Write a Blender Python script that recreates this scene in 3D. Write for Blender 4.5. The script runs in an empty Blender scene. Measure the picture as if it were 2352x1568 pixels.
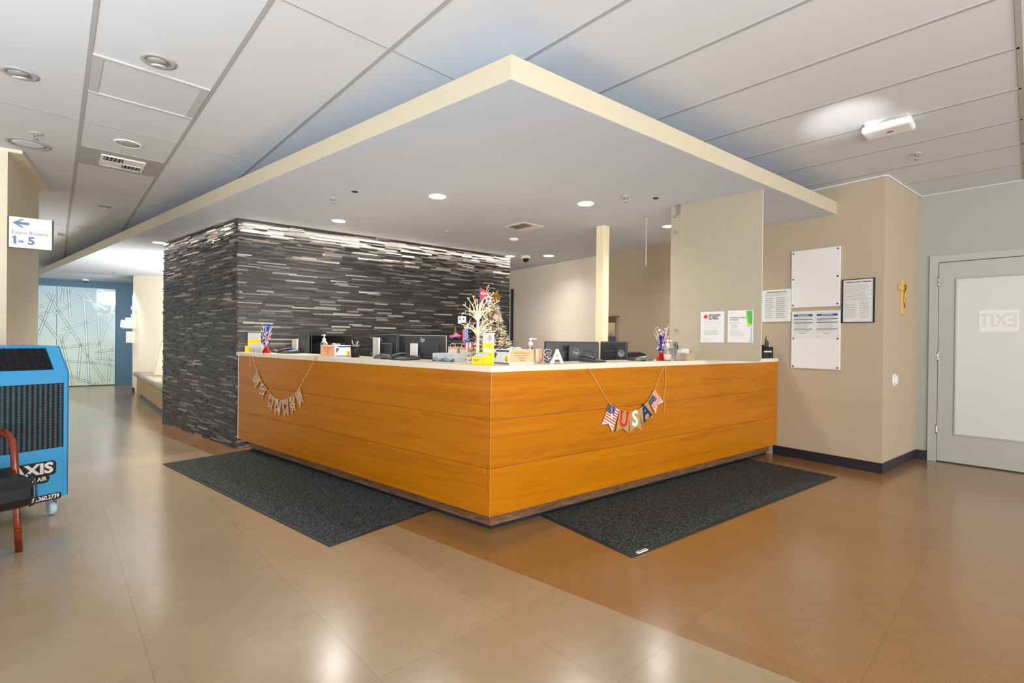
import bpy, bmesh, math, random
from mathutils import Matrix, Vector
rnd = random.Random(7)
SC = bpy.context.scene
COL = SC.collection
PI = math.pi

# ------------------------------------------------------------------ camera
FOC, ROLL, PITCH, HC = 1120.19, 0.0115, -0.0029, 1.2385      # focal length in px of the 2352x1568 frame, eye height
cam = bpy.data.cameras.new('camera'); camo = bpy.data.objects.new('camera', cam); COL.objects.link(camo)
cam.sensor_width = 36.0; cam.sensor_fit = 'HORIZONTAL'; cam.lens = FOC / 2352 * 36.0
cam.clip_start = 0.05; cam.clip_end = 100
_c, _s = math.cos(ROLL), math.sin(ROLL)
_r0 = Vector((1, 0, 0)); _u0 = Vector((0, -math.sin(PITCH), math.cos(PITCH))); _fw = Vector((0, math.cos(PITCH), math.sin(PITCH)))
_r = _r0 * _c + _u0 * _s; _u = _u0 * _c - _r0 * _s
camo.matrix_world = Matrix(((_r.x, _u.x, -_fw.x, 0), (_r.y, _u.y, -_fw.y, 0), (_r.z, _u.z, -_fw.z, HC), (0, 0, 0, 1)))
SC.camera = camo

# ------------------------------------------------------------------ world, exposure, large lights
SC.view_settings.view_transform = 'Standard'; SC.view_settings.look = 'None'
SC.view_settings.gamma = 1.0; SC.view_settings.use_curve_mapping = False
SC.view_settings.exposure = 0.42
wd = bpy.data.worlds.new('daylight'); SC.world = wd; wd.use_nodes = True
wb = wd.node_tree.nodes['Background']; wb.inputs[0].default_value = (1.0, 0.99, 0.97, 1); wb.inputs[1].default_value = 1.15

def lamp(name, kind, loc, energy, color=(1, 1, 1), aim=None, **kw):
    L = bpy.data.lights.new(name, kind); L.energy = energy; L.color = color
    for k, v in kw.items(): setattr(L, k, v)
    o = bpy.data.objects.new(name, L); COL.objects.link(o); o.location = loc
    if aim is not None:
        o.rotation_euler = (Vector(aim) - Vector(loc)).to_track_quat('-Z', 'Y').to_euler()
    return o
# daylight through the glass front of the building behind the photographer, and from windows at the left
lamp('window_daylight', 'AREA', (3.9, -4.4, 1.5), 400, (1.0, 0.98, 0.95), (1.4, 3, .6), shape='RECTANGLE', size=8.0, size_y=2.2)
lamp('side_window_daylight', 'AREA', (-9.5, 1.5, 1.5), 50, (0.93, 0.97, 1.0), (-2, 4, 1.4), shape='RECTANGLE', size=4.0, size_y=2.2)
lamp('hall_fill', 'AREA', (-8.6, 10.2, 2.3), 20, (0.95, 0.99, 1.0), (-10.0, 11.6, .6), shape='RECTANGLE', size=.5, size_y=.3, spread=math.radians(130))  # unseen fill without a fixture, added to brighten the art glass
lamp('niche_fill', 'AREA', (-5.3, 8.9, 1.1), 105, (1.0, 0.99, 0.97), (-7.2, 9.3, 2.3), shape='RECTANGLE', size=1.4, size_y=1.6)  # fill hidden behind the stone, added to brighten the cream wall and soffit
# photographer's flash behind the ceiling hot spot, then two added uplights
lamp('bounce_flash', 'SPOT', (1.9, 2.6, 1.7), 60, (1, 1, 1), (2.37, 3.51, 2.854), spot_size=math.radians(24), spot_blend=1.0, shadow_soft_size=0.04)
lamp('ceiling_fill_wide', 'SPOT', (0.6, -0.9, 1.2), 275, (0.84, 0.93, 1.0), (0.6, -0.3, 2.854), spot_size=math.radians(162), spot_blend=0.4, shadow_soft_size=0.35)  # unseen uplight added to brighten and cool the ceiling
lamp('ceiling_fill_side', 'SPOT', (-2.7, 0.6, 1.25), 150, (0.92, 0.965, 1.0), (-2.8, 1.0, 2.854), spot_size=math.radians(160), spot_blend=0.4, shadow_soft_size=0.35)  # second unseen uplight, added for the left part of the ceiling

# ------------------------------------------------------------------ where a picture point lies on a plane of the room
def ray(u, v):
    u -= 1176.0; v -= 784.0
    a = _c * u + _s * v; b = -_s * u + _c * v
    return _r0 * (a / FOC) + _u0 * (-b / FOC) + _fw
def gz(u, v, z):
    r = ray(u, v); t = (z - HC) / r.z
    return Vector((r.x * t, r.y * t, z))
def gp(u, v, P, ang):
    a = math.radians(ang); n = Vector((-math.sin(a), math.cos(a), 0)); r = ray(u, v)
    t = n.dot(Vector((P[0], P[1], 0))) / n.dot(r)
    q = r * t
    return (Vector((q.x - P[0], q.y - P[1], 0)).dot(Vector((math.cos(a), math.sin(a), 0))), q.z + HC)
def at_depth(u, Y):
    r = ray(u, 784); return (r.x / r.y * Y, Y)
def F(P, ang=0, z=0):
    return Matrix.Translation((P[0], P[1], z if len(P) < 3 else P[2])) @ Matrix.Rotation(math.radians(ang), 4, 'Z')
def rad(a): return math.radians(a)

# ------------------------------------------------------------------ room layout (metres, camera at x=0 y=0)
H = 2.854; ZS = 2.5586; ZC = 2.686             # ceiling, underside and top of the floating canopy
AL, AR, AB, AW = 51.44, 37.106, 43.18, 37.6
dL = Vector((-math.sin(rad(AL)), math.cos(rad(AL)))); dR = Vector((math.cos(rad(AR)), math.sin(rad(AR))))
nL = Vector((-dL.y * -1, -dL.x)) ; nL = Vector((dL.y, -dL.x)); nR = Vector((-dR.y, dR.x))   # pointing behind the counter
CC = Vector((-0.1286, 3.088)); LENL, LENR = 3.694, 3.835
ZB, ZT, ZSL = 0.1143, 1.032, 1.072              # panel bottom, panel top, worktop top
K = Vector((-0.0197, 2.4736))                   # canopy corner
ST = Vector((-3.06, 5.43))                      # corner of the stone wall
W = Vector((3.548, 4.6616)); dW = Vector((-math.sin(rad(AW)), math.cos(rad(AW))))
V = Vector((4.4206, 5.3197))
d1 = Vector((-math.sin(rad(AB)), math.cos(rad(AB)))); d2 = Vector((math.cos(rad(AB)), math.sin(rad(AB))))
FLW = F(CC, -(90 - AL)); FRW = F(CC, AR); ANGL = -(90 - AL); ANGW = -(90 - AW); ANGG = -(90 - AB)

# ------------------------------------------------------------------ materials
MATS = {}
def lin(h):
    h = h.lstrip('#'); c = [int(h[i:i + 2], 16) / 255 for i in (0, 2, 4)]
    return tuple((x / 12.92 if x <= .04045 else ((x + .055) / 1.055) ** 2.4) for x in c) + (1,)
class NT:
    def __init__(s, name):
        s.m = bpy.data.materials.new(name); s.m.use_nodes = True; s.t = s.m.node_tree
        s.b = s.t.nodes['Principled BSDF']
    def n(s, kind, **kw):
        x = s.t.nodes.new('ShaderNode' + kind)
        for k, v in kw.items():
            if k.startswith('i_'): x.inputs[int(k[2:])].default_value = v
            else: setattr(x, k, v)
        return x
    def l(s, a, b): s.t.links.new(a, b)
    def math(s, op, a, b=None, c=None):
        x = s.n('Math', operation=op)
        for i, q in enumerate((a, b, c)):
            if q is None: continue
            if isinstance(q, (int, float)): x.inputs[i].default_value = q
            else: s.l(q, x.inputs[i])
        return x.outputs[0]
    def mix(s, f, a, b):
        x = s.n('Mix', data_type='RGBA')
        for i, q in ((0, f), (6, a), (7, b)):
            if isinstance(q, (int, float)): x.inputs[i].default_value = q
            elif isinstance(q, tuple): x.inputs[i].default_value = q
            else: s.l(q, x.inputs[i])
        return x.outputs[2]
    def noise(s, scale, vec=None, detail=3, rough=.5, dist=0):
        x = s.n('TexNoise'); x.inputs['Scale'].default_value = scale; x.inputs['Detail'].default_value = detail
        x.inputs['Roughness'].default_value = rough; x.inputs['Distortion'].default_value = dist
        if vec is not None: s.l(vec, x.inputs['Vector'])
        return x.outputs[0]
    def obj(s): return s.n('TexCoord').outputs['Object']
    def mapped(s, sc, rot=(0, 0, 0)):
        x = s.n('Mapping'); x.inputs['Scale'].default_value = sc; x.inputs['Rotation'].default_value = rot
        s.l(s.obj(), x.inputs[0]); return x.outputs[0]
    def ramp(s, f, stops):
        x = s.n('ValToRGB'); e = x.color_ramp.elements
        e[0].position, e[0].color = stops[0][0], stops[0][1]; e[1].position, e[1].color = stops[-1][0], stops[-1][1]
        for p, c in stops[1:-1]:
            q = e.new(p); q.color = c
        s.l(f, x.inputs[0]); return x.outputs[0]
    def bump(s, h, strength, dist=.002):
        x = s.n('Bump'); x.inputs['Strength'].default_value = strength; x.inputs['Distance'].default_value = dist
        s.l(h, x.inputs['Height']); s.l(x.outputs[0], s.b.inputs['Normal'])
    def base(s, c):
        if isinstance(c, tuple): s.b.inputs['Base Color'].default_value = c
        else: s.l(c, s.b.inputs['Base Color'])
    def done(s, rough=.5, metal=0, spec=.5):
        s.b.inputs['Roughness'].default_value = rough; s.b.inputs['Metallic'].default_value = metal
        s.b.inputs['Specular IOR Level'].default_value = spec
        return s.m
def mat(name, hexc, rough=.5, metal=0, spec=.5, var=.06, vscale=9, bump=0, bscale=200, trans=0, emit=0, alpha=1, ior=1.45):
    if name in MATS: return MATS[name]
    t = NT(name); c = lin(hexc)
    if var:
        f = t.noise(vscale, t.obj(), 4)
        t.base(t.mix(f, tuple(x * (1 - var) for x in c[:3]) + (1,), tuple(min(1, x * (1 + var)) for x in c[:3]) + (1,)))
    else: t.base(c)
    if bump: t.bump(t.noise(bscale, t.obj(), 2), bump)
    if trans: t.b.inputs['Transmission Weight'].default_value = trans; t.b.inputs['IOR'].default_value = ior
    if emit: t.b.inputs['Emission Color'].default_value = c; t.b.inputs['Emission Strength'].default_value = emit
    if alpha < 1: t.b.inputs['Alpha'].default_value = alpha
    MATS[name] = t.done(rough, metal, spec); return MATS[name]

def wood_mat(name, stops, scl=(.8, 6, 22), rough=.32, spec=.5):
    t = NT(name)
    info = t.n('ObjectInfo'); geo = t.n('NewGeometry')
    isl = geo.outputs['Random Per Island']
    mp = t.n('Mapping'); mp.inputs['Scale'].default_value = scl; t.l(t.obj(), mp.inputs[0])
    off = t.n('CombineXYZ'); t.l(t.math('MULTIPLY', isl, 37.0), off.inputs[0]); t.l(t.math('MULTIPLY', isl, 61.0), off.inputs[2])
    va = t.n('VectorMath', operation='ADD'); t.l(mp.outputs[0], va.inputs[0]); t.l(off.outputs[0], va.inputs[1])
    n1 = t.noise(1.0, va.outputs[0], 5, .6, 1.2)
    mp2 = t.n('Mapping'); mp2.inputs['Scale'].default_value = (6, 40, 190); t.l(t.obj(), mp2.inputs[0])
    n2 = t.noise(1.0, mp2.outputs[0], 2, .5, .3)
    rings = t.math('FRACT', t.math('MULTIPLY', n1, 7.0))
    rings = t.math('POWER', rings, 3.0)
    f = t.math('ADD', t.math('MULTIPLY', n1, .75), t.math('ADD', t.math('MULTIPLY', n2, .3), t.math('MULTIPLY', rings, -.20)))
    t.base(t.ramp(f, stops)); t.bump(n2, .05, .001)
    MATS[name] = t.done(rough, 0, spec); return MATS[name]

M_ceil = mat('ceiling_paint', '#d4d8de', .75, var=.015, vscale=2, spec=.25)
M_bar = mat('ceiling_grid_grey', '#a9a9aa', .6, var=.02)
M_soffit = mat('soffit_paint', '#ccd5e2', .8, var=.012, vscale=2, spec=.2)
M_fascia = mat('fascia_cream', '#c0b69f', .55, var=.02)
M_white = mat('white_paint', '#ecebe7', .45, var=.02)
M_cream = mat('cream_paint', '#e6dcc6', .6, var=.03, vscale=3)
M_post = mat('post_cream', '#efe2bd', .5, var=.02)
M_green = mat('sage_grey_paint', '#9fa299', .55, var=.02, bump=.05, bscale=300)
M_doorp = mat('door_grey_paint', '#abaca2', .45, var=.03, vscale=30)
M_teal = mat('teal_wall_paint', '#4f7288', .6, var=.05, vscale=3)
M_tealtrim = mat('teal_trim', '#6f93a2', .5, var=.04)
M_base = mat('black_vinyl_base', '#20222a', .35, var=.1)
M_steel = mat('brushed_steel', '#b9b9b7', .3, 1, var=.05, vscale=60)
M_black = mat('black_plastic', '#17181a', .38, var=.08)
M_dgrey = mat('dark_grey_plastic', '#2c2e31', .42, var=.08)
M_mgrey = mat('mid_grey_plastic', '#7d8084', .4, var=.06)
M_silver = mat('silver_plastic', '#c6c7c8', .3, .3, var=.04)
M_paper = mat('white_paper', '#d9d9d7', .6, var=.015)
M_ink = mat('grey_print', '#6d6e6e', .7, var=.05)
M_faint = mat('faint_print', '#a3a3a2', .7, var=.05)
M_dink = mat('dark_print', '#3a3d40', .6, var=.05)
M_blueink = mat('blue_print', '#1d4f8c', .5, var=.05)
M_navy = mat('navy_print', '#1d2b57', .6, var=.08)
M_red = mat('red_print', '#d4241c', .5, var=.08)
M_wht = mat('white_print', '#e9e8e3', .5, var=.02)
M_yel = mat('yellow_card', '#f2dc16', .4, var=.04)
M_orange = mat('peach_paper', '#f6b48a', .6, var=.03)
M_kraft = mat('burlap', '#b48f5c', .85, var=.18, vscale=260, bump=.4, bscale=500)
M_burlap = mat('pale_burlap', '#c7aa86', .85, var=.14, vscale=300, bump=.4, bscale=500)
M_jute = mat('jute_string', '#d9b27c', .85, var=.15, vscale=200)
M_lens = mat('lamp_lens_lit', '#fff6e8', .4, var=0, emit=9)
M_led = mat('warm_fairy_bulb', '#ffab3c', .4, var=0, emit=3.2)
M_clear = mat('clear_plastic', '#f4f6f6', .06, var=0, trans=.92, ior=1.3)
M_gel = mat('sanitizer_gel', '#e9eef0', .1, var=0, trans=.7, ior=1.33)

def floor_mat():
    t = NT('sheet_flooring_two_tone'); g = t.n('NewGeometry').outputs['Position']
    sx = t.n('SeparateXYZ'); t.l(g, sx.inputs[0]); X, Y = sx.outputs[0], sx.outputs[1]
    def dot(a, b): return t.math('ADD', t.math('MULTIPLY', X, a), t.math('MULTIPLY', Y, b))
    side = t.math('GREATER_THAN', dot(nL.x, nL.y), nL.dot(Vector((-0.753, 3.228))))
    fa = t.math('DIVIDE', t.math('SUBTRACT', dot(-d2.y, d2.x), .415 - 61 * .6), .6)
    fb = t.math('DIVIDE', t.math('SUBTRACT', dot(-d1.y * -1, -d1.x), 2.07 - 61 * .6), .6)
    def edge(f):
        q = t.math('FRACT', f); return t.math('LESS_THAN', t.math('MINIMUM', q, t.math('SUBTRACT', 1.0, q)), .0024)
    seam = t.math('MAXIMUM', edge(fa), edge(fb))
    cell = t.n('CombineXYZ'); t.l(t.math('FLOOR', fa), cell.inputs[0]); t.l(t.math('FLOOR', fb), cell.inputs[1])
    wn = t.n('TexWhiteNoise', noise_dimensions='2D'); t.l(cell.outputs[0], wn.inputs['Vector'])
    spk = t.noise(260, g, 3, .7); big = t.noise(1.6, g, 4, .6); mid = t.noise(14, g, 4, .6)
    tan = t.mix(spk, lin('#977f63'), lin('#af9a7a'))
    brn = t.ramp(spk, [(.3, lin('#7b552e')), (.52, lin('#93693c')), (.7, lin('#ba925c'))])
    c = t.mix(side, tan, brn)
    v = t.math('ADD', t.math('MULTIPLY', t.math('SUBTRACT', big, .5), .30), t.math('ADD', t.math('MULTIPLY', t.math('SUBTRACT', mid, .5), .24), t.math('MULTIPLY', t.math('SUBTRACT', wn.outputs[0], .5), .10)))
    hs = t.n('HueSaturation'); t.l(c, hs.inputs['Color']); t.l(t.math('ADD', v, 1.0), hs.inputs['Value'])
    mp = t.n('Mapping'); mp.inputs['Scale'].default_value = (4, 150, 1); mp.inputs['Rotation'].default_value = (0, 0, .7); t.l(g, mp.inputs[0])
    scr = t.math('GREATER_THAN', t.noise(2.0, mp.outputs[0], 2, .5, .6), .75)
    c2 = t.mix(t.math('MULTIPLY', scr, .05), hs.outputs[0], lin('#d9c4a4'))
    c3 = t.mix(t.math('MULTIPLY', seam, .32), c2, lin('#4a321c'))
    t.base(c3)
    t.b.inputs['Roughness'].default_value = .21
    t.bump(t.noise(60, g, 3), .012, .002)
    t.b.inputs['Specular IOR Level'].default_value = .6; t.b.inputs['Coat Weight'].default_value = .3; t.b.inputs['Coat Roughness'].default_value = .19
    return t.m
M_floor = floor_mat()

def stone_mat():
    t = NT('stacked_slate'); r = t.n('NewGeometry').outputs['Random Per Island']
    c = t.ramp(r, [(0, lin('#262524')), (.4, lin('#34312f')), (.74, lin('#46423e')), (.88, lin('#6e665f')), (1, lin('#d0c4b8'))])
    mp = t.mapped((25, 25, 160))
    c = t.mix(t.math('MULTIPLY', t.noise(1, mp, 4, .7), .7), c, lin('#1c1b1b'))
    t.base(c); t.bump(t.noise(1.4, mp, 4), .35, .004)
    return t.done(.42, 0, .5)
M_stone = stone_mat()

def paper_wall(name, a, b, sc=(220, 220, 260), rough=.7, bump=.12):
    t = NT(name); n = t.noise(1, t.mapped(sc), 3, .6); n2 = t.noise(2.5, t.obj(), 3)
    c = t.mix(n, lin(a), lin(b)); hs = t.n('HueSaturation'); t.l(c, hs.inputs['Color'])
    t.l(t.math('ADD', t.math('MULTIPLY', n2, .08), .96), hs.inputs['Value']); t.base(hs.outputs[0])
    t.bump(n, bump, .002); return t.done(rough, 0, .35)
M_brown = paper_wall('taupe_wallpaper', '#a7967e', '#bfb098')
def wave_paper():
    t = NT('ribbed_cream_wallcovering'); w = t.n('TexWave', wave_type='BANDS', bands_direction='Z')
    w.inputs['Scale'].default_value = 55; w.inputs['Distortion'].default_value = 2.2; w.inputs['Detail'].default_value = 1.5; w.inputs['Detail Scale'].default_value = 2.0
    t.l(t.obj(), w.inputs['Vector']); t.base(t.mix(w.outputs['Fac'], lin('#d8ccb0'), lin('#f3ead6'))); t.bump(w.outputs['Fac'], .4, .003)
    return t.done(.6, 0, .3)
M_rib = wave_paper()
def weave():
    t = NT('woven_resin_panel')
    a = t.noise(1, t.mapped((8, 8, 420)), 2, .5); b = t.noise(1, t.mapped((300, 300, 6)), 2, .5)
    t.base(t.mix(t.math('ADD', t.math('MULTIPLY', a, .6), t.math('MULTIPLY', b, .4)), lin('#9b907a'), lin('#bcb19c')))
    t.b.inputs['Alpha'].default_value = .93; t.b.inputs['Subsurface Weight'].default_value = 0
    return t.done(.28, 0, .5)
M_weave = weave()
M_wood = wood_mat('cherry_veneer', [(.12, lin('#94500a')), (.42, lin('#b36a04')), (.6, lin('#be7404')), (.9, lin('#ca8408'))], spec=.28)
M_kick = wood_mat('walnut_laminate', [(.25, lin('#4a3322')), (.5, lin('#75553a')), (.8, lin('#9a7b58'))], (1.5, 10, 40), .45)
M_bench = wood_mat('maple_bench', [(.25, lin('#9b7236')), (.5, lin('#bb9150')), (.8, lin('#d1ab6a'))])
M_chairw = wood_mat('reddish_bentwood', [(.25, lin('#4f1a0c')), (.5, lin('#7d2f16')), (.8, lin('#9c4a26'))], (4, 4, 4), .2)
M_oak = wood_mat('oak_crucifix', [(.25, lin('#b98a3c')), (.5, lin('#d7ab58')), (.8, lin('#e6c27a'))], (8, 8, 20), .4)
M_top = mat('cream_solid_surface', '#e9dcc6', .22, var=.05, vscale=60)
M_mat = None
def carpet(name, a, b):
    t = NT(name); n = t.noise(75, t.obj(), 3, .9); n2 = t.noise(210, t.obj(), 2)
    t.base(t.ramp(t.math('MULTIPLY', t.math('ADD', n, n2), .5), [(.36, lin(a)), (.47, lin(a)), (.6, lin(b))])); t.bump(n, .9, .006)
    return t.done(.95, 0, .15)
M_mat = carpet('charcoal_loop_carpet', '#101213', '#707676')
M_rubber = mat('black_rubber', '#1f2322', .6, var=.08)
M_blue = mat('sky_blue_enamel', '#3f9fd8', .35, var=.03, vscale=4)
M_filter = mat('filter_mesh_dark', '#16222c', .5, var=.1)
M_slat = mat('filter_slat_blue', '#4d7083', .45, var=.1)
M_vinyl = mat('black_vinyl', '#14161b', .3, var=.1, bump=.1, bscale=500)
M_glassw = None
def frosted():
    t = NT('back_painted_glass'); s = t.n('SeparateXYZ'); t.l(t.obj(), s.inputs[0])
    f = t.math('DIVIDE', s.outputs[2], 2.4)
    t.base(t.mix(f, lin('#cfe0c8'), lin('#b9d2e0'))); return t.done(.12, 0, .5)
M_glassw = frosted()
M_groove = mat('etched_groove', '#7b8b90', .3, .6, var=.05)
M_lite = mat('frosted_lite', '#c9cdc6', .18, var=.02, vscale=2)
M_leather = mat('taupe_leather', '#a89a86', .35, var=.12, vscale=6)
M_fabpat = mat('patterned_cushion_fabric', '#c9bda6', .9, var=.3, vscale=70)
M_twig = mat('white_twig', '#e4dccd', .5, var=.05)
M_fir = mat('flocked_fir', '#6d6646', .9, var=.4, vscale=60)
M_snow = mat('flocking_snow', '#efe9dc', .9, var=.08)
M_gold = mat('gold_foil', '#a8842c', .3, .85, var=.1)
M_rfoil = mat('red_foil', '#c4120f', .25, .55, var=.15)
M_bfoil = mat('blue_foil', '#1440c8', .22, .55, var=.15)
M_wfoil = mat('silver_foil', '#f3eef0', .25, .3, var=.1)
M_skin = M_wht

# ------------------------------------------------------------------ mesh builder
class MB:
    def __init__(s): s.v = []; s.f = []; s.mi = []; s.sm = []
    def add(s, vs, fs, mi=0, M=None, sm=False):
        o = len(s.v)
        for p in vs:
            p = Vector(p); s.v.append(tuple(M @ p) if M is not None else tuple(p))
        for f in fs: s.f.append([o + i for i in f]); s.mi.append(mi); s.sm.append(sm)
        return s
    def box(s, x0, x1, y0, y1, z0, z1, mi=0, M=None):
        return s.add([(x0, y0, z0), (x1, y0, z0), (x1, y1, z0), (x0, y1, z0), (x0, y0, z1), (x1, y0, z1), (x1, y1, z1), (x0, y1, z1)],
                     [(0, 3, 2, 1), (4, 5, 6, 7), (0, 1, 5, 4), (1, 2, 6, 5), (2, 3, 7, 6), (3, 0, 4, 7)], mi, M)
    def prism(s, poly, y0, y1, mi=0, M=None):                       # outline in x,z pushed along y
        n = len(poly)
        return s.add([(p[0], y0, p[1]) for p in poly] + [(p[0], y1, p[1]) for p in poly],
                     [tuple(range(n)), tuple(range(2 * n - 1, n - 1, -1))] + [(i, (i + 1) % n, n + (i + 1) % n, n + i) for i in range(n)], mi, M)
    def prismz(s, poly, z0, z1, mi=0, M=None):
        n = len(poly)
        return s.add([(p[0], p[1], z0) for p in poly] + [(p[0], p[1], z1) for p in poly],
                     [tuple(range(n)), tuple(range(2 * n - 1, n - 1, -1))] + [(i, (i + 1) % n, n + (i + 1) % n, n + i) for i in range(n)], mi, M)
    def prismx(s, poly, x0, x1, mi=0, M=None):                      # outline in y,z pushed along x
        n = len(poly)
        return s.add([(x0, p[0], p[1]) for p in poly] + [(x1, p[0], p[1]) for p in poly],
                     [tuple(range(n)), tuple(range(2 * n - 1, n - 1, -1))] + [(i, (i + 1) % n, n + (i + 1) % n, n + i) for i in range(n)], mi, M)
    def lathe(s, prof, n=24, mi=0, M=None, sm=True):
        vs = []; fs = []
        for r, z in prof:
            for k in range(n): a = 2 * PI * k / n; vs.append((r * math.cos(a), r * math.sin(a), z))
        for j in range(len(prof) - 1):
            for k in range(n): fs.append((j * n + k, j * n + (k + 1) % n, (j + 1) * n + (k + 1) % n, (j + 1) * n + k))
        if prof[0][0] > 1e-6: fs.append(tuple(range(n))[::-1])
        if prof[-1][0] > 1e-6: fs.append(tuple(range((len(prof) - 1) * n, len(prof) * n)))
        return s.add(vs, fs, mi, M, sm)
    def tube(s, pts, r, n=8, mi=0, M=None, sm=True, flat=1.0):
        pts = [Vector(p) for p in pts]; R = r if isinstance(r, (list, tuple)) else [r] * len(pts)
        vs = []; fs = []; up = None
        for i, p in enumerate(pts):
            t = (pts[min(i + 1, len(pts) - 1)] - pts[max(i - 1, 0)]).normalized()
            if up is None: up = Vector((0, 0, 1)) if abs(t.z) < .9 else Vector((1, 0, 0))
            a = t.cross(up).normalized(); b = a.cross(t).normalized(); up = b
            for k in range(n):
                w = 2 * PI * k / n; vs.append(tuple(p + (a * math.cos(w) + b * math.sin(w) * flat) * R[i]))
        for i in range(len(pts) - 1):
            for k in range(n): fs.append((i * n + k, i * n + (k + 1) % n, (i + 1) * n + (k + 1) % n, (i + 1) * n + k))
        fs.append(tuple(range(n))[::-1]); fs.append(tuple(range((len(pts) - 1) * n, len(pts) * n)))
        return s.add(vs, fs, mi, M, sm)
    def ball(s, c, r, n=10, m=6, mi=0, M=None, sc=(1, 1, 1)):
        prof = [(r * math.sin(PI * j / m) + (1e-7 if j in (0, m) else 0), -r * math.cos(PI * j / m)) for j in range(m + 1)]
        T = Matrix.Translation(c) @ Matrix.Diagonal((sc[0], sc[1], sc[2], 1))
        return s.lathe(prof, n, mi, (M @ T) if M is not None else T)
    def text(s, body, size, M, mi=0, ext=.0008, bold=0, align='CENTER', wx=1.0, mirror=False):
        cu = bpy.data.curves.new('lettering', 'FONT'); cu.body = body; cu.size = size; cu.align_x = align; cu.align_y = 'CENTER'
        cu.extrude = ext; cu.offset = bold; cu.resolution_u = 3
        o = bpy.data.objects.new('lettering', cu); COL.objects.link(o); bpy.context.view_layer.update()
        me = bpy.data.meshes.new_from_object(o.evaluated_get(bpy.context.evaluated_depsgraph_get()))
        bpy.data.objects.remove(o); bpy.data.curves.remove(cu)
        T = M @ Matrix.Rotation(PI / 2, 4, 'X') @ Matrix.Diagonal((-wx if mirror else wx, 1, 1, 1))
        s.add([v.co for v in me.vertices], [tuple(p.vertices) for p in me.polygons], mi, T)
        bpy.data.meshes.remove(me); return s
    def build(s, name, mats, parent=None, M=None, bevel=0, seg=2, label=None):
        me = bpy.data.meshes.new(name); me.from_pydata(s.v, [], s.f)
        for m in (mats if isinstance(mats, (list, tuple)) else [mats]): me.materials.append(m)
        for i, p in enumerate(me.polygons): p.material_index = s.mi[i]; p.use_smooth = s.sm[i]
        bm = bmesh.new(); bm.from_mesh(me); bmesh.ops.recalc_face_normals(bm, faces=bm.faces); bm.to_mesh(me); bm.free()
        o = bpy.data.objects.new(name, me); COL.objects.link(o)
        if parent is not None: o.parent = parent
        if M is not None: o.matrix_local = M
        if bevel:
            b = o.modifiers.new('bevel', 'BEVEL'); b.width = bevel; b.segments = seg; b.limit_method = 'ANGLE'; b.angle_limit = rad(40)
        if label: o['label'] = label
        return o
def T(x, y, z): return Matrix.Translation((x, y, z))
def RX(a): return Matrix.Rotation(rad(a), 4, 'X')
def RY(a): return Matrix.Rotation(rad(a), 4, 'Y')
def RZ(a): return Matrix.Rotation(rad(a), 4, 'Z')
def tag(o, label, cat, group=None):
    o['label'] = label; o['category'] = cat
    if group: o['group'] = group
    return o
def thing(name, label, cat, M, group=None):
    o = bpy.data.objects.new(name, None); COL.objects.link(o); o.matrix_world = M; o.empty_display_size = .05
    return tag(o, label, cat, group)
def struct(o): o['kind'] = 'structure'; return o
def dup(root, M, label, group=None):
    r = root.copy(); COL.objects.link(r); r.matrix_world = M; r['label'] = label
    if group: r['group'] = group
    for ch in list(root.children):
        c = ch.copy(); COL.objects.link(c); c.parent = r; c.matrix_parent_inverse = ch.matrix_parent_inverse
        for g in list(ch.children):
            d = g.copy(); COL.objects.link(d); d.parent = c
    return r
def lines(mb, x0, x1, z0, z1, n, y, mi, th=.35, seed=1, ragged=.25):
    q = random.Random(seed); st = (z1 - z0) / n
    for i in range(n):
        zz = z1 - st * (i + .5); xe = x1 - (x1 - x0) * (q.random() * ragged)
        mb.box(x0, xe, y - .0004, y + .0004, zz - st * th / 2, zz + st * th / 2, mi)

# ================================================================== STRUCTURE
fl = MB(); fl.box(-16, 10, -6, 18, -.1, 0); struct(fl.build('floor', M_floor))

# ceiling with exposed T-bars on a 0.61 x 2.44 m grid
ce = MB(); ce.box(-16, 10, -6, 18, H, H + .1, 0)
G0, S0 = .1375, 2.467
o2 = Vector((0, 0))
BM = Matrix(((d2.x, d1.x, 0, 0), (d2.y, d1.y, 0, 0), (0, 0, 1, 0), (0, 0, 0, 1)))     # x along d2, y along d1
RB = gz(2346, 203, H); s_right = Vector((RB.x, RB.y)).dot(d1)
for i in range(-14, 16):
    g = G0 + i * .6096
    ce.box(g - .011, g + .011, max(-9, s_right) if i >= 5 else -9, 19, H - .004, H + .01, 1, BM)
for j in range(-3, 7):
    q = S0 + j * 2.4384
    ce.box(-9, G0 + 4 * .6096 if j <= 0 else 12, q - .005, q + .005, H - .003, H + .01, 1, BM)
ce.box(G0 + 5 * .6096, 12, s_right - .012, s_right + .012, H - .004, H + .01, 1, BM)
struct(ce.build('ceiling', [M_ceil, M_bar]))

# floating canopy over the desk
Kr = K + dR * 4.19; Wf = W + dW * 12
Bl = K + dL * 14.2
cp = MB()
poly = [K, Kr, Wf, Vector((-5, 17)), Vector((-12.5, 13.5)), Bl]
cp.prismz([(p.x, p.y) for p in poly], ZS, ZC, 1)
o = struct(cp.build('ceiling_canopy', [M_fascia, M_soffit]))
for p in o.data.polygons:
    p.material_index = 0 if abs(p.normal.z) < .5 else 1

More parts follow.
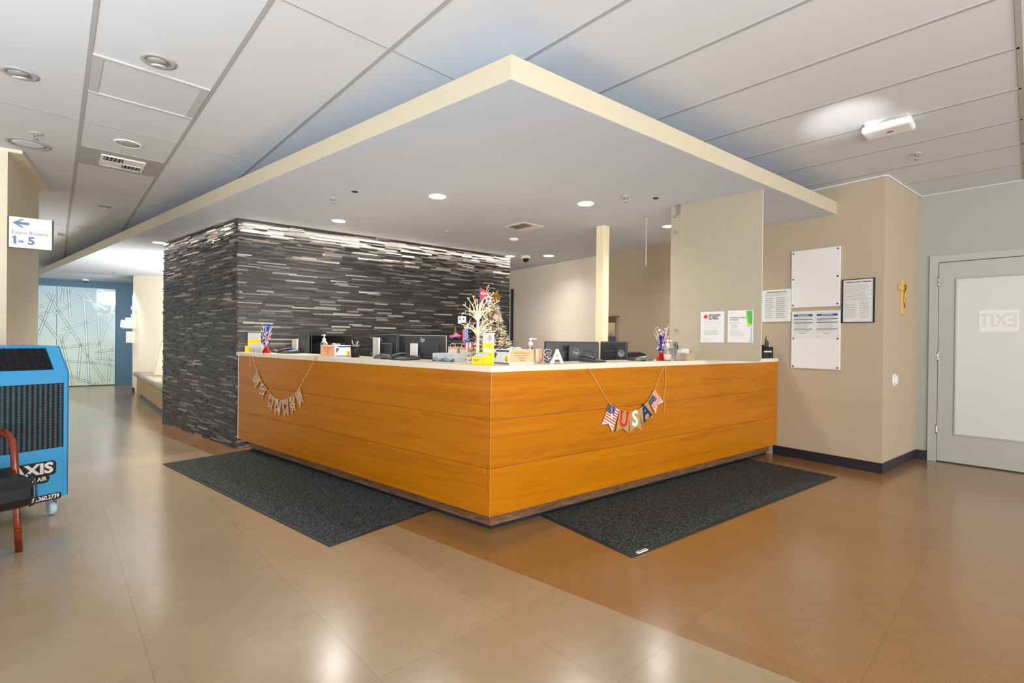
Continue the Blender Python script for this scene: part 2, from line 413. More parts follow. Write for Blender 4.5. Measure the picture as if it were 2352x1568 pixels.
# stone clad block
def ledger(name, M, length, height, seed, over=.012, xs=0.0):
    q = random.Random(seed); m = MB(); z = 0.0
    m.box(xs, length, .004, .30, 0, height, 0)
    while z < height - .006:
        h = min(q.choice([.011, .014, .017, .017, .02]), height - z)
        x = xs - q.uniform(0, .25)
        while x < length:
            w = q.uniform(.14, .34); a, b = max(xs - over * q.random(), x), min(length, x + w)
            d = q.choice([.002, .005, .005, .008, .008, .011, .017])
            if b - a > .01: m.box(a, b - .0005, -d, .01, z + .0008, z + h, 0)
            x += w
        z += h
    return struct(m.build(name, M_stone, M=M))
SLEN = 3.775
FSR = F(ST, AR)
ledger('wall_stone_front', FSR, SLEN, ZS + .012, 3)
SLL = 2.43
FSL = F(ST, ANGL)
q_ = random.Random(5)
m = MB(); L_ = -SLL; z = 0
m.box(L_, -.02, .004, .3, 0, ZS + .01)
while z < ZS + .004:
    h = min(q_.choice([.011, .014, .017, .017, .02]), ZS + .012 - z); x = L_ - q_.uniform(0, .25)
    while x < 0:
        w = q_.uniform(.14, .34); a, b = max(L_ - .01 * q_.random(), x), min(.012 * q_.random(), x + w)
        d = q_.choice([.002, .005, .005, .008, .008, .011, .017])
        if b - a > .01: m.box(a, b - .0004, -d, .01, z + .0008, z + h)
        x += w
    z += h
struct(m.build('wall_stone_side', M_stone, M=FSL))
# body of the block behind the cladding
e1 = ST + dR * SLEN; e2 = ST + dL * SLL
ib = MB(); P0 = ST + nL * .05 + nR * .05
ib.prismz([(p.x, p.y) for p in (ST + nR * .03 + nL * .03, e1 + nR * .03, e1 + nR * .30, ST + nR * .30 + dL * -0 + nL * .6, e2 + nL * .30, e2 + nL * .03)], 0, ZS - .001)
struct(ib.build('wall_stone_core', M_cream))

# back wall (taupe), short return and green wall with the door
FW = F(W, ANGW); FC = F(W, AR); FG = F(V, ANGG)
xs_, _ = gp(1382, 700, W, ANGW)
b = MB(); b.box(xs_, 0, 0, .15, 0, H); struct(b.build('wall_back', M_brown, M=FW))
b = MB(); b.box(-11, xs_, 0, .15, 0, H); struct(b.build('wall_back_lit', paper_wall('taupe_wallpaper_lit', '#e6dccb', '#eee5d6'), M=FW))  # lamplight on the taupe wall put into a paler copy of its paper
b = MB(); RL = (V - W).length; b.box(0, RL + .16, 0.0, .12, 0, H); struct(b.build('wall_return', M_brown, M=FC))
dx0, _ = gp(2133, 800, V, ANGG); dxi, _ = gp(2153.5, 800, V, ANGG)
DW_ = .93; DH = 2.115
b = MB(); b.box(-.1, dxi, 0.0, .14, 0, H); b.box(dxi, dxi + DW_, 0, .14, DH, H); b.box(dxi + DW_, 6.5, 0, .14, 0, H)
struct(b.build('wall_right', M_green, M=FG))
b = MB(); fw_ = dxi - dx0
b.box(dx0, dxi, -.018, 0, 0, DH + fw_); b.box(dxi, dxi + DW_, -.018, 0, DH, DH + fw_); b.box(dxi + DW_, dxi + DW_ + fw_, -.018, 0, 0, DH + fw_)
struct(b.build('trim_1', M_doorp, M=FG, bevel=.002))
# ceiling edge angle along those walls
b = MB(); b.box(-4, 0, -.022, 0, H - .012, H, 0, FW); b.box(0, RL, -.022, 0, H - .012, H, 0, FC); b.box(0, 6.5, -.022, 0, H - .012, H, 0, FG)
struct(b.build('trim_2', M_ceil))
b = MB(); b.box(-1.0, .006, -.007, 0, 0, .10, 0, FW); struct(b.build('baseboard_back', M_base))
b = MB(); b.box(-.006, RL - .006, -.007, 0, 0, .10, 0, FC); struct(b.build('baseboard_return', M_base))
b = MB(); b.box(0.0, dx0, -.007, 0, 0, .10, 0, FG); struct(b.build('baseboard_right', M_base))

b = MB(); b.box(dxi, dxi + DW_, .0, .05, 0, .011, 0, FG); struct(b.build('trim_4', M_base))
b = MB(); b.box(dxi - .3, dxi + DW_ + .3, .30, .34, 0, H, 0, FG); struct(b.build('wall_leak_blocker', M_green))  # unseen wall added behind the door to stop light leaking under it
# the door (hinged left, tall frosted lite)
door = bpy.data.objects.new('door_1', None); COL.objects.link(door); door.matrix_world = FG; struct(door)
lx0, lzt = gp(2199, 640, V, ANGG); _, lzb = gp(2197, 997, V, ANGG)
a0, a1 = dxi + .004, dxi + DW_ - .004
lx1 = a1 - (lx0 - a0)
b = MB(); b.box(a0, lx0, .0, .045, .012, DH - .005); b.box(lx1, a1, 0, .045, .012, DH - .005); b.box(lx0, lx1, 0, .045, .012, lzb); b.box(lx0, lx1, 0, .045, lzt, DH - .005)
b.build('door_leaf', M_doorp, door)
b = MB(); w_ = .014
b.box(lx0 - w_, lx0, -.01, 0, lzb - w_, lzt + w_); b.box(lx1, lx1 + w_, -.01, 0, lzb - w_, lzt + w_); b.box(lx0, lx1, -.01, 0, lzt, lzt + w_); b.box(lx0, lx1, -.01, 0, lzb - w_, lzb)
b.build('lite_moulding', M_doorp, door, bevel=.003)
b = MB(); b.box(lx0, lx1, .018, .026, lzb, lzt); b.build('glass_lite', M_lite, door)
sx0, sz1 = gp(2248, 712.5, V, ANGG); sx1, sz0 = gp(2339.5, 761, V, ANGG)
b = MB(); b.box(sx0, sx1, .0155, .018, sz0, sz1, 0)
b.text('EXIT', (sz1 - sz0) * .86, T((sx0 + sx1) / 2, .015, (sz0 + sz1) / 2), 1, .0006, .004, mirror=True, wx=.72)
b.build('exit_sticker', [mat('sticker_pale', '#dedfd8', .5, var=.02), mat('sticker_letters', '#cfd1c8', .5, var=0)], door, label='pale sticker with EXIT seen in reverse through the glass')
for vv in (647, 818, 985):
    _, hz = gp(2153.5, vv, V, ANGG)
    b = MB(); b.lathe([(.007, -.05), (.0075, -.018), (.0068, -.017), (.0075, .018), (.007, .05)], 10, 0, T(dxi, -.02, hz)); b.box(dxi - .012, dxi + .014, -.0195, -.0175, hz - .048, hz + .048)
    b.build('hinge', M_steel, door)

# post behind the desk
PX = at_depth(1384, 5.55)
b = MB(); b.box(-.0, .107, 0, .107, 0, ZS, 0); struct(b.build('wall_post', M_post, M=F(PX, 43), bevel=.004))

# ribbed pillar at the left
P1 = gz(18, 340, H); P2 = gz(90, 432, H)
pv = Vector((P2.x - P1.x, P2.y - P1.y)); pang = math.degrees(math.atan2(pv.y, pv.x))
pl = pv.length
FP = F((P1.x, P1.y), pang)
b = MB(); b.box(0, pl, 0, 4.5, 0, H - .03); struct(b.build('wall_pillar', M_rib, M=FP))
b = MB(); b.box(-.0, pl + .10, -.09, 4.5, H - .03, H - .001); struct(b.build('trim_3', M_cream, M=FP))

# far hall: teal wall with art glass, side wall, cream wall
BX = gz(272, 884, 0); AH = 37.2
FH = F((BX.x, BX.y), AH)
b = MB(); b.box(-6, .28, 0.06, .2, 0, ZS); struct(b.build('wall_hall_end', M_teal, M=FH))
hc0 = Vector((BX.x, BX.y)) + Vector((math.cos(rad(AH)), math.sin(rad(AH)))) * .28
hc1 = Vector(at_depth(305, 10.7))
hv = hc1 - hc0; hang = math.degrees(math.atan2(hv.y, hv.x)); hl = hv.length
FHS = F((hc0.x, hc0.y), hang)
b = MB(); b.box(0, hl, 0, .12, 0, ZS); struct(b.build('wall_hall_side', mat('hall_taupe', '#8d8574', .6), M=FHS))
b = MB(); b.box(0, 3.0, 0, .12, 0, ZS); struct(b.build('wall_hall_cream', M_cream, M=F((hc1.x, hc1.y), 0)))
b = MB(); b.box(-.004, .05, -.008, 0, 0, .10, 0, F((hc1.x, hc1.y), 0)); struct(b.build('baseboard_hall', M_base))
# hall door opening
dd = bpy.data.objects.new('door_2', None); COL.objects.link(dd); dd.matrix_world = FHS; struct(dd)
b = MB(); q0, q1 = hl * .28, hl * .74
b.box(q0 - .06, q0, -.02, 0, 0, 2.16); b.box(q1, q1 + .06, -.02, 0, 0, 2.16); b.box(q0, q1, -.02, 0, 2.1, 2.16); b.build('door_frame', M_tealtrim, dd)
b = MB(); b.box(q0, q1, -.006, -.001, 0, 2.1); b.build('door_leaf', M_teal, dd)
# back room door frame beside the stone wall
jx, _ = gp(1178, 740, W, ANGW)
dd = bpy.data.objects.new('door_3', None); COL.objects.link(dd); dd.matrix_world = FW; struct(dd)
_, jz = gp(1179, 664, W, ANGW)
b = MB(); b.box(jx - .9, jx - .035, -.03, -.001, 0, jz); b.build('door_leaf', M_white, dd)
b = MB(); b.box(jx - .03, jx + .012, -.04, 0, 0, jz); b.build('door_frame', M_black, dd)

# ================================================================== RECEPTION DESK
desk = thing('reception_desk', 'long orange cherry-veneer reception desk with an obtuse corner', 'reception desk', F(CC))
ph = (ZT - ZB - .006) / 3
IC = Matrix.Translation((-CC.x, -CC.y, 0))
def front(name, FR, x0, x1, lab):
    b = MB(); Ml = F((0, 0)) @ IC @ FR
    for k in range(3):
        z0 = ZB + k * (ph + .003); b.box(x0, x1, 0, .02, z0, z0 + ph)
    b.box(x0, x1, .006, .03, ZB, ZT, 1)
    o = b.build(name, [M_wood, M_kick], desk); o.matrix_local = Ml; return o
front('front_panel', FLW, -LENL, 0, 0); front('front_panel', FRW, 0, LENR + .03, 0)
b = MB(); b.box(-.0017, .0017, -.0017, .0017, ZB, ZT); b.build('corner_edge', mat('worn_edge', '#c98a3c', .5), desk, label='pale worn edge of the corner')
b = MB(); b.box(-LENL - .012, -LENL, -.003, .05, ZB, ZT + .0); b.box(-LENL - .012, -LENL, .05, .42, ZB, ZT); o = b.build('end_panel', M_white, desk, label='white edged end panel'); o.matrix_local = IC @ FLW
def wing_poly(oL, oR, dp, exL=0, exR=0, o0=0):
    # plan outline of a strip behind the fronts: from o0 to dp deep
    def corner(d):
        det = nL.x * nR.y - nL.y * nR.x
        return CC + Vector(((d * nR.y - nL.y * d) / det, (nL.x * d - d * nR.x) / det))
    a = corner(o0); c = corner(dp)
    return [CC + dL * (LENL + exL) + nL * o0, a, CC + dR * (LENR + exR) + nR * o0, CC + dR * (LENR + exR) + nR * dp, c, CC + dL * (LENL + exL) + nL * dp]
kx = .066
b = MB(); b.prismz([tuple(p - CC) for p in wing_poly(0, 0, .09, -.13, .0, kx)], .028, ZB + .002, 0)
b.build('toe_kick', M_kick, desk, label='dark walnut toe kick')
b = MB(); b.prismz([tuple(p - CC) for p in wing_poly(0, 0, .12, -.14, -.04, kx + .012)], .0, .03, 0)  # along the right wing this black stands in for shadow under the kick
b.build('base_strip', M_base, desk, label='black strip at the floor, vinyl on the left wing, painted shade on the right')
b = MB(); b.prismz([tuple(p - CC) for p in wing_poly(0, 0, .34, -.02, -.0, .03)], ZT - .02, ZT - .0005, 0); b.build('sub_top', M_cream, desk)
top = MB(); top.prismz([tuple(p) for p in wing_poly(0, 0, .36, .05, .03, -.008)], ZT, ZSL, 0)
tag(top.build('countertop', M_top, bevel=.003), 'cream solid-surface worktop along the top of the reception desk', 'countertop')
# lower work surface behind the transaction top, on panel legs
wk = thing('work_desk', 'low staff work surface hidden behind the reception desk front', 'desk', F(CC))
b = MB(); b.prismz([tuple(p - CC) for p in wing_poly(0, 0, 1.0, -.25, -.05, .2)], .71, .74, 0); b.build('desk_top', M_cream, wk)
for p in (CC + dL * 3.2 + nL * .9, CC + dL * 1.3 + nL * .9, CC + dR * .9 + nR * .9, CC + dR * 3.5 + nR * .9):
    q = p - CC; b = MB(); b.box(q.x - .03, q.x + .03, q.y - .03, q.y + .03, 0, .71); b.build('leg', M_steel, wk)
WZ = .74

# ------------------------------------------------------------------ carpet mats
def carpet_mat(name, pts, lab, tagpos):
    P = [gz(u, v, 0) for u, v in pts]; a, bb, c = P[0], P[1], P[2]
    ang = math.degrees(math.atan2(bb.y - a.y, bb.x - a.x)); ln = (bb - a).length
    wd_ = .83; t = thing(name, lab, 'floor mat', F((a.x, a.y), ang), 'charcoal runner mats at the reception desk')
    m = MB(); m.box(0, ln, 0, wd_, 0, .006); m.build('rubber_border', M_rubber, t)
    m = MB(); m.box(.022, ln - .022, .022, wd_ - .022, .004, .010); m.build('pile', M_mat, t, bevel=.003)
    if tagpos is not None:
        m = MB(); m.box(tagpos, tagpos + .09, .004, .024, .006, .0112); m.box(tagpos + .008, tagpos + .05, .011, .017, .0112, .0114, 1); m.box(tagpos + .055, tagpos + .082, .011, .017, .0112, .0114, 1)
        m.build('woven_label', [M_wht, M_dink], t, label='small white label at the edge')
carpet_mat('floor_mat', [(374, 1066), (757, 1256), (1000, 1172)], 'charcoal runner mat on the floor along the left wing of the reception desk', None)
carpet_mat('floor_mat', [(1452, 1281), (1922, 1096), (1730, 1053)], 'charcoal runner mat with white label along the right wing of the reception desk', .06)

# ------------------------------------------------------------------ hanging privacy panel over the right wing
FQ = F((1.532, 4.74), -43.4)
t = thing('privacy_panel', 'tall woven-look translucent panel hanging from the canopy over the right wing', 'privacy panel', FQ)
PW = .824; z0 = ZSL + .004
arc = [(PW - .03 + .03 * math.sin(a), z0 + .03 - .03 * math.cos(a)) for a in [i * PI / 16 for i in range(9)]]
m = MB(); m.prism([(.0, z0 - 0), ] + arc + [(PW, ZS - .001), (0, ZS - .001)], 0, .014); m.build('panel', M_weave, t)
m = MB(); m.box(.105, .109, -.002, .0, z0 + .02, ZS); m.build('edge_strip', mat('strip_beige', '#b9ad97', .4), t)
m = MB(); m.box(PW - .001, PW + .0015, -.0003, .0143, z0 + .03, ZS - .001); m.build('clear_edge', mat('polished_edge', '#cfc7b5', .2), t, label='pale polished edge')
m = MB(); m.prism([(.045, ZS), (.1, ZS), (.085, ZS - .1), (.062, ZS - .1)], -.006, -.001); m.build('bracket', M_steel, t)
for v in (497, 533, 758, 793):
    x, z = gp(1554, v, (1.532, 4.74), -43.4)
    m = MB(); m.lathe([(.012, 0), (.012, .018), (.009, .021)], 14, 0, T(x, 0, z) @ RX(90)); m.lathe([(.006, .021), (.004, .0235)], 10, 0, T(x, 0, z) @ RX(90)); m.build('standoff', M_steel, t, label='round steel standoff bolt')
def on_panel(u, v): return gp(u, v, (1.532, 4.74), -43.4)
def notice_a():
    x0, z1 = on_panel(1610, 716.5); x1, z0_ = on_panel(1663, 786.5)
    t = thing('notice', 'white paper notice with a red stop sign taped to the hanging panel', 'notice', FQ @ T(x0, -.002, z0_), 'notices on the hanging panel')
    w, h = x1 - x0, z1 - z0_
    m = MB(); m.box(0, w, -.0008, .0012, 0, h); m.build('sheet', M_paper, t)
    m = MB(); oc = [(w * .22 + w * .105 * math.cos(PI / 8 + k * PI / 4), h * .84 + w * .105 * math.sin(PI / 8 + k * PI / 4)) for k in range(8)]
    m.prism(oc, -.0016, -.0008, 0); oc = [(w * .22 + w * .088 * math.cos(PI / 8 + k * PI / 4), h * .84 + w * .088 * math.sin(PI / 8 + k * PI / 4)) for k in range(8)]; m.prism(oc, -.002, -.0016, 1)
    oc = [(w * .22 + w * .078 * math.cos(PI / 8 + k * PI / 4), h * .84 + w * .078 * math.sin(PI / 8 + k * PI / 4)) for k in range(8)]; m.prism(oc, -.0024, -.002, 0)
    m.build('stop_sign', [M_red, M_wht], t)
    m = MB()
    for i, s in enumerate(('Self Screening', 'for Patients', 'and Visitors')): m.text(s, h * .066, T(w * .35, -.0012, h * (.895 - .062 * i)), 0, .0004, .0008, 'LEFT')
    m.build('heading', M_dink, t); m = MB()
    lines(m, w * .12, w * .66, h * .67, h * .71, 1, -.001, 1)
    for r in range(2):
        for k in range(5 - r):
            cx, cz = w * (.17 + .15 * k + .06 * r), h * (.61 - .12 * r); m.box(cx - w * .035, cx + w * .035, -.0012, -.0008, cz - h * .03, cz - h * .024, 1); m.box(cx - w * .03, cx - w * .024, -.0012, -.0008, cz - h * .02, cz + h * .03, 1); m.box(cx + w * .024, cx + w * .03, -.0012, -.0008, cz - h * .02, cz + h * .03, 1); m.box(cx - w * .03, cx + w * .03, -.0012, -.0008, cz + h * .024, cz + h * .03, 1)
    lines(m, w * .12, w * .78, h * .25, h * .41, 5, -.001, 1, .3, 4, .4); lines(m, w * .12, w * .38, h * .07, h * .1, 1, -.001, 1)
    m.build('lettering', [M_dink, M_faint], t)
notice_a()
def notice_b():
    x0, z1 = on_panel(1672, 713.5); x1, z0_ = on_panel(1730, 786.5)
    t = thing('notice', 'white paper notice with a green and blue swoosh taped to the hanging panel', 'notice', FQ @ T(x0, -.002, z0_), 'notices on the hanging panel')
    w, h = x1 - x0, z1 - z0_
    m = MB(); m.box(0, w, -.0008, .0012, 0, h); m.build('sheet', M_paper, t)
    def sw(zz, o): return w * (.71 + o + .25 * (1 - zz) ** 1.6) if zz > .45 else w * (.71 + o + .25 * .55 ** 1.6 + .12 * ((.45 - zz) / .45) * .0 - .05 * ((.45 - zz) / .45) ** 2)
    zs = [.98 - .06 * i for i in range(9)]
    m = MB(); m.prism([(sw(z_, 0), h * z_) for z_ in zs] + [(w * .965, h * .5), (w * .965, h * .98)], -.0014, -.0008, 0)
    m.prism([(min(sw(z_, .05), w * .965), h * z_) for z_ in zs[:7]] + [(w * .966, h * .55), (w * .966, h * .98)], -.0020, -.0014, 1)
    m.prism([(w * .90, h * .48), (w * .965, h * .44), (w * .965, h * .02), (w * .865, h * .02), (w * .90, h * .16), (w * .91, h * .32)], -.0014, -.0008, 2)
    m.build('swoosh', [mat('lime_print', '#b6cc3a', .5), mat('green_print', '#4dac4a', .5), mat('steel_blue_print', '#9fb6cc', .5)], t)
    m = MB()
    for i, s in enumerate(('Attention Patients', '& Visitors')): m.text(s, h * .068, T(w * .09, -.0012, h * (.775 - .065 * i)), 0, .0004, .0004, 'LEFT')
    m.build('heading', M_ink, t); m = MB()
    lines(m, w * .09, w * .5, h * .6, h * .64, 1, -.001, 1); lines(m, w * .13, w * .42, h * .44, h * .57, 6, -.001, 1, .3, 3); lines(m, w * .09, w * .66, h * .2, h * .4, 5, -.001, 1, .25, 6, .3); lines(m, w * .1, w * .32, h * .9, h * .925, 1, -.001, 1)
    m.build('lettering', [M_ink, M_faint], t)
notice_b()

# ------------------------------------------------------------------ boards and notices on the taupe wall
def onw(u, v): return gp(u, v, W, ANGW)
def rect(c, fn):
    q = [fn(*p) for p in c]; xs = sorted(p[0] for p in q); zs = sorted(p[1] for p in q)
    return (xs[0] + xs[1]) / 2, (xs[2] + xs[3]) / 2, (zs[0] + zs[1]) / 2, (zs[2] + zs[3]) / 2
def board(c, lab, screws, dark=False):
    x0, x1, za, zb = rect(c, onw); w, h = x1 - x0, zb - za
    t = thing('wall_board', lab, 'board', FW @ T(x0, 0, za), 'white boards on the taupe wall')
    m = MB(); m.box(0, w, -.018, 0, 0, h); m.build('panel', mat('board_white', '#e4e2df', .25, var=.01), t, bevel=.002)
    for sx, sz in screws:
        m = MB(); m.lathe([(.008, 0), (.008, .004), (.004, .006)], 10, 0, T(w * sx, -.018, h * sz) @ RX(90)); m.build('screw', M_black, t)
    return t, x0, w, h, za
board([(1819.2, 579), (1931.7, 564.8), (1819.2, 707.2), (1931, 702.6)], 'blank white board with six dark screws, upper of two on the taupe wall', [(.045, .04), (.045, .5), (.045, .96), (.955, .04), (.955, .5), (.955, .96)])
_, bx, bw, bh, bz = board([(1819.9, 716.3), (1931, 711), (1818, 844.2), (1931, 848.8)], 'white board holding two blue-headed notices, lower of two on the taupe wall', [(.045, .52), (.045, .03), (.955, .52), (.955, .03)])
for i, (ua, ub, lab) in enumerate(((1821.7, 1871.5, 'blue-headed information sheet on the left half of the lower white board'), (1873.5, 1929.5, 'blue-headed information sheet on the right half of the lower white board'))):
    xa, _ = onw(ua, 750); xb, _ = onw(ub, 750); zt_ = bz + bh * .985; zb_ = bz + bh * .535; w, h = xb - xa, zt_ - zb_
    t = thing('notice', lab, 'notice', FW @ T(xa, -.0195, zb_), 'information sheets on the lower board')
    m = MB(); m.box(0, w, -.001, .001, 0, h); m.build('sheet', M_paper, t)
    m = MB(); m.box(w * .07, w * .93, -.0018, -.001, h * .83, h * .91); m.build('heading_band', M_blueink, t)
    m = MB()
    for zz in (.70, .57, .32): m.box(w * .07, w * .93, -.0016, -.001, h * zz, h * (zz + .025), 0)
    m.box(w * .26, w * .74, -.0022, -.0018, h * .862, h * .88, 2); lines(m, w * .08, w * .9, h * .74, h * .8, 2, -.0012, 1); lines(m, w * .08, w * .9, h * .61, h * .68, 2, -.0012, 1, .35, 2); lines(m, w * .1, w * .88, h * .36, h * .55, 6, -.0012, 1, .3, 5); lines(m, w * .08, w * .8, h * .22, h * .3, 2, -.0012, 1, .3, 7); m.box(w * .34, w * .6, -.0014, -.001, h * .165, h * .185, 3); lines(m, w * .08, w * .2, h * .03, h * .05, 1, -.0012, 3)
    m.build('lettering', [M_navy, M_faint, M_wht, M_ink], t)
def framed(c, lab, title, dark):
    x0, x1, za, zb = rect(c, onw); w, h = x1 - x0, zb - za
    t = thing('framed_notice', lab, 'framed notice', FW @ T(x0, 0, za))
    d = .022 if not dark else .016; fw = .014 if not dark else .012
    m = MB()
    if not dark:
        m.box(-.035, -.004, -d * .3, 0, 0, h); m.box(-.004, w, -d, 0, 0, h)
        m.build('frame', M_wht, t, bevel=.002)
    else:
        m.box(0, w, -d, 0, 0, fw * .6); m.box(0, w, -d, 0, h - fw * .6, h); m.box(0, fw, -d, 0, fw * .6, h - fw * .6); m.box(w - fw, w, -d, 0, fw * .6, h - fw * .6); m.build('frame', M_black, t)
    m = MB(); m.box(fw, w - fw, -d - .001 if not dark else -.010, 0.0 if dark else -d, fw * .6, h - fw * .6); m.build('sheet', M_paper, t)
    y = -d - .001 if not dark else -.010
    m = MB(); m.text(title, h * (.05 if dark else .047), T(w * .5, y - .0004, h * .93), 0, .0004, .0006, wx=.92 if not dark else .84)
    if dark: lines(m, w * .08, w * .9, h * .5, h * .88, 12, y - .0003, 1, .3, 9); lines(m, w * .08, w * .5, h * .1, h * .48, 10, y - .0003, 1, .3, 10); lines(m, w * .54, w * .9, h * .1, h * .48, 10, y - .0003, 1, .3, 11)
    else:
        lines(m, w * .06, w * .9, h * .8, h * .89, 3, y - .0003, 1); lines(m, w * .08, w * .42, h * .1, h * .77, 11, y - .0003, 1, .4, 8); lines(m, w * .48, w * .84, h * .1, h * .77, 11, y - .0003, 1, .4, 9)
    m.build('lettering', [M_dink, M_faint], t)
framed([(1756, 667.5), (1817.6, 663.3), (1753, 739.2), (1817, 737.9)], 'white framed interpretation services notice left of the blank board', 'Notice of Interpretation Services', False)
framed([(1934.5, 643.3), (2010.3, 636.9), (1934.5, 741.6), (2009.8, 740.2)], 'thin black framed statement right of the blank board', 'Nondiscrimination Statement', True)

# crucifix and round wall device on the return wall
def onc(u, v): return gp(u, v, W, AR)
x0, zt_ = onc(2066.6, 641); x1, zb_ = onc(2075.6, 725); xa, za = onc(2062, 659); xb, _ = onc(2078, 659)
t = thing('crucifix', 'light wooden crucifix hanging on the side of the taupe wall beside the door', 'crucifix', FC @ T((x0 + x1) / 2, 0, zb_))
hw = (x1 - x0) / 2 * .66; hh = zt_ - zb_; zc_ = (za - zb_)
m = MB(); m.box(-hw, hw, -.011, 0, 0, hh); m.build('upright', M_oak, t, bevel=.003)
m = MB(); m.box(-hw * 3, hw * 2.6, -.017, -.003, zc_ - hw * .55, zc_ + hw * .55); m.build('crossbar', M_oak, t, bevel=.003)
m = MB(); m.tube([(hw * .7 + .024 * math.cos(a), -.022, zc_ + .006 + .024 * math.sin(a)) for a in [k * PI / 8 for k in range(17)]], .006, 8); m.build('halo', M_gold, t, label='gold ring round the crossing')
m = MB(); m.tube([(hw * .5, -.018, zc_ + .015), (hw * .6, -.019, zc_ - .05), (hw * .5, -.018, zc_ - .14), (hw * .6, -.016, zc_ - .21)], [.005, .008, .007, .003], 8); m.build('robe', M_gold, t, label='slim gold draped robe')
x0, z_ = onc(2053.9, 872.3); _, z2 = onc(2053.9, 857.5); r_ = z2 - z_
t = thing('wall_button', 'round white wall device below the crucifix', 'wall device', FC @ T(x0, 0, z_) @ RX(90))
m = MB(); m.lathe([(r_, 0), (r_, .006), (r_ * .86, .012)], 28, 0); m.build('back_plate', M_wht, t)
m = MB(); m.lathe([(r_ * .8, .012), (r_ * .72, .024), (r_ * .3, .027), (0, .0275)], 28, 0); m.build('push_face', mat('device_white', '#e2e2e0', .3), t)
m = MB(); m.lathe([(.006, .024), (.005, .029)], 10, 0, T(r_ * .3, -r_ * .25, 0)); m.build('indicator', M_mgrey, t)

# ------------------------------------------------------------------ ceiling fittings
def recessed(u, v, z, lab, energy, r=.075, grp=None, col=(1, .93, .84)):
    p = gz(u, v, z); t = thing('recessed_light', lab, 'ceiling light', Matrix.Translation(p), grp or 'lit downlights in the canopy')
    m = MB(); m.lathe([(r * 1.18, 0), (r * 1.18, -.004), (r, -.006), (r, 0)], 28); m.build('trim_ring', M_white, t)
    m = MB(); m.lathe([(0, -.0025), (r, -.0025)], 28); m.build('lens', M_lens, t)
    L = lamp('downlight_glow', 'SPOT', (p.x, p.y, z - .02), energy, col, (p.x, p.y, 0), spot_size=rad(150), spot_blend=.9, shadow_soft_size=.13)
CG = (1, .97, .94)
recessed(1005, 451, ZS, 'lit round downlight in the canopy, nearest to its front corner', 66, col=CG)
recessed(1345, 467.5, ZS, 'lit round downlight in the canopy left of the hanging panel', 66, col=CG)
recessed(778, 507, ZS, 'lit round downlight in the canopy in front of the stone wall', 66, .07, col=CG)
recessed(1536, 519, ZS, 'lit round downlight in the canopy touching the edge of the hanging panel', 66, .07, col=CG)
recessed(1260, 587, ZS, 'dimmer recessed light beyond the dome camera near the back wall', 32, .08, col=CG)
recessed(1172, 588, ZS, 'lit recessed light half hidden by the right end of the stone wall', 40, .07, col=CG)
recessed(366, 557, ZS, 'lit recessed light at the far end of the stone side wall', 26, .08, col=(1, .97, .92))
# slot light grazing down the stone
def strip(a, bb, n_, e):
    md = (a + bb) / 2; d = (bb - a)
    L = bpy.data.lights.new('wall_wash', 'AREA'); L.shape = 'RECTANGLE'; L.size = d.length; L.size_y = .03; L.energy = e; L.color = (1, .90, .79); L.spread = rad(120)
    o = bpy.data.objects.new('wall_wash', L); COL.objects.link(o); o.matrix_world = F((md.x, md.y, ZS - .012), math.degrees(math.atan2(d.y, d.x)))
strip(ST - nR * .05 + dR * .05, e1 - nR * .05, 0, 60)
strip(e2 - nL * .05, ST - nL * .05 + dL * .1, 0, 16)

def eyeball(u, v, r, lab, z=H):
    p = gz(u, v, z); t = thing('eyeball_downlight', lab, 'ceiling light', Matrix.Translation(p) @ RZ(20))
    m = MB(); m.lathe([(r, 0), (r, -.006), (r * .72, -.01), (r * .68, -.002)], 30); m.build('trim_ring', M_bar, t)
    m = MB(); m.ball((0, 0, .006), r * .66, 20, 12, 0, RX(18), (1, 1, .42)); m.build('gimbal', mat('gimbal_grey', '#8f8f91', .35), t)
    m = MB(); m.lathe([(r * .42, 0), (r * .46, -.012), (r * .36, -.012), (r * .1, -.002), (0, -.002)], 20, 0, RX(18) @ T(0, 0, -r * .22)); m.build('reflector', M_silver, t)
eyeball(45.5, 168, .088, 'unlit adjustable ceiling downlight, nearest the left edge of the photo')
eyeball(364, 140, .088, 'unlit adjustable ceiling downlight beside the large perforated grille')
eyeball(240, 473, .07, 'small unlit ceiling downlight near the canopy edge above the hall')
def round_spk(u, v, r, lab, face):
    p = gz(u, v, H); t = thing('ceiling_speaker', lab, 'speaker', Matrix.Translation(p))
    m = MB(); m.lathe([(r, 0), (r, -.005), (r * .8, -.009), (r * .78, -.004)], 36); m.build('trim_ring', M_white if face else M_bar, t)
    m = MB(); m.lathe([(r * .79, -.004), (r * .5, -.007), (0, -.008)], 36); m.build('grille', M_bar if face else M_ceil, t)
round_spk(65.5, 330, .145, 'large round flush ceiling speaker near the ribbed pillar', 0)
round_spk(295, 330, .10, 'smaller round ceiling speaker with grey grille', 1)
def on_ceiling_frame(u, v):
    p = gz(u, v, H); q = Vector((p.x, p.y)); return q.dot(d2), q.dot(d1)
FB = BM.copy()
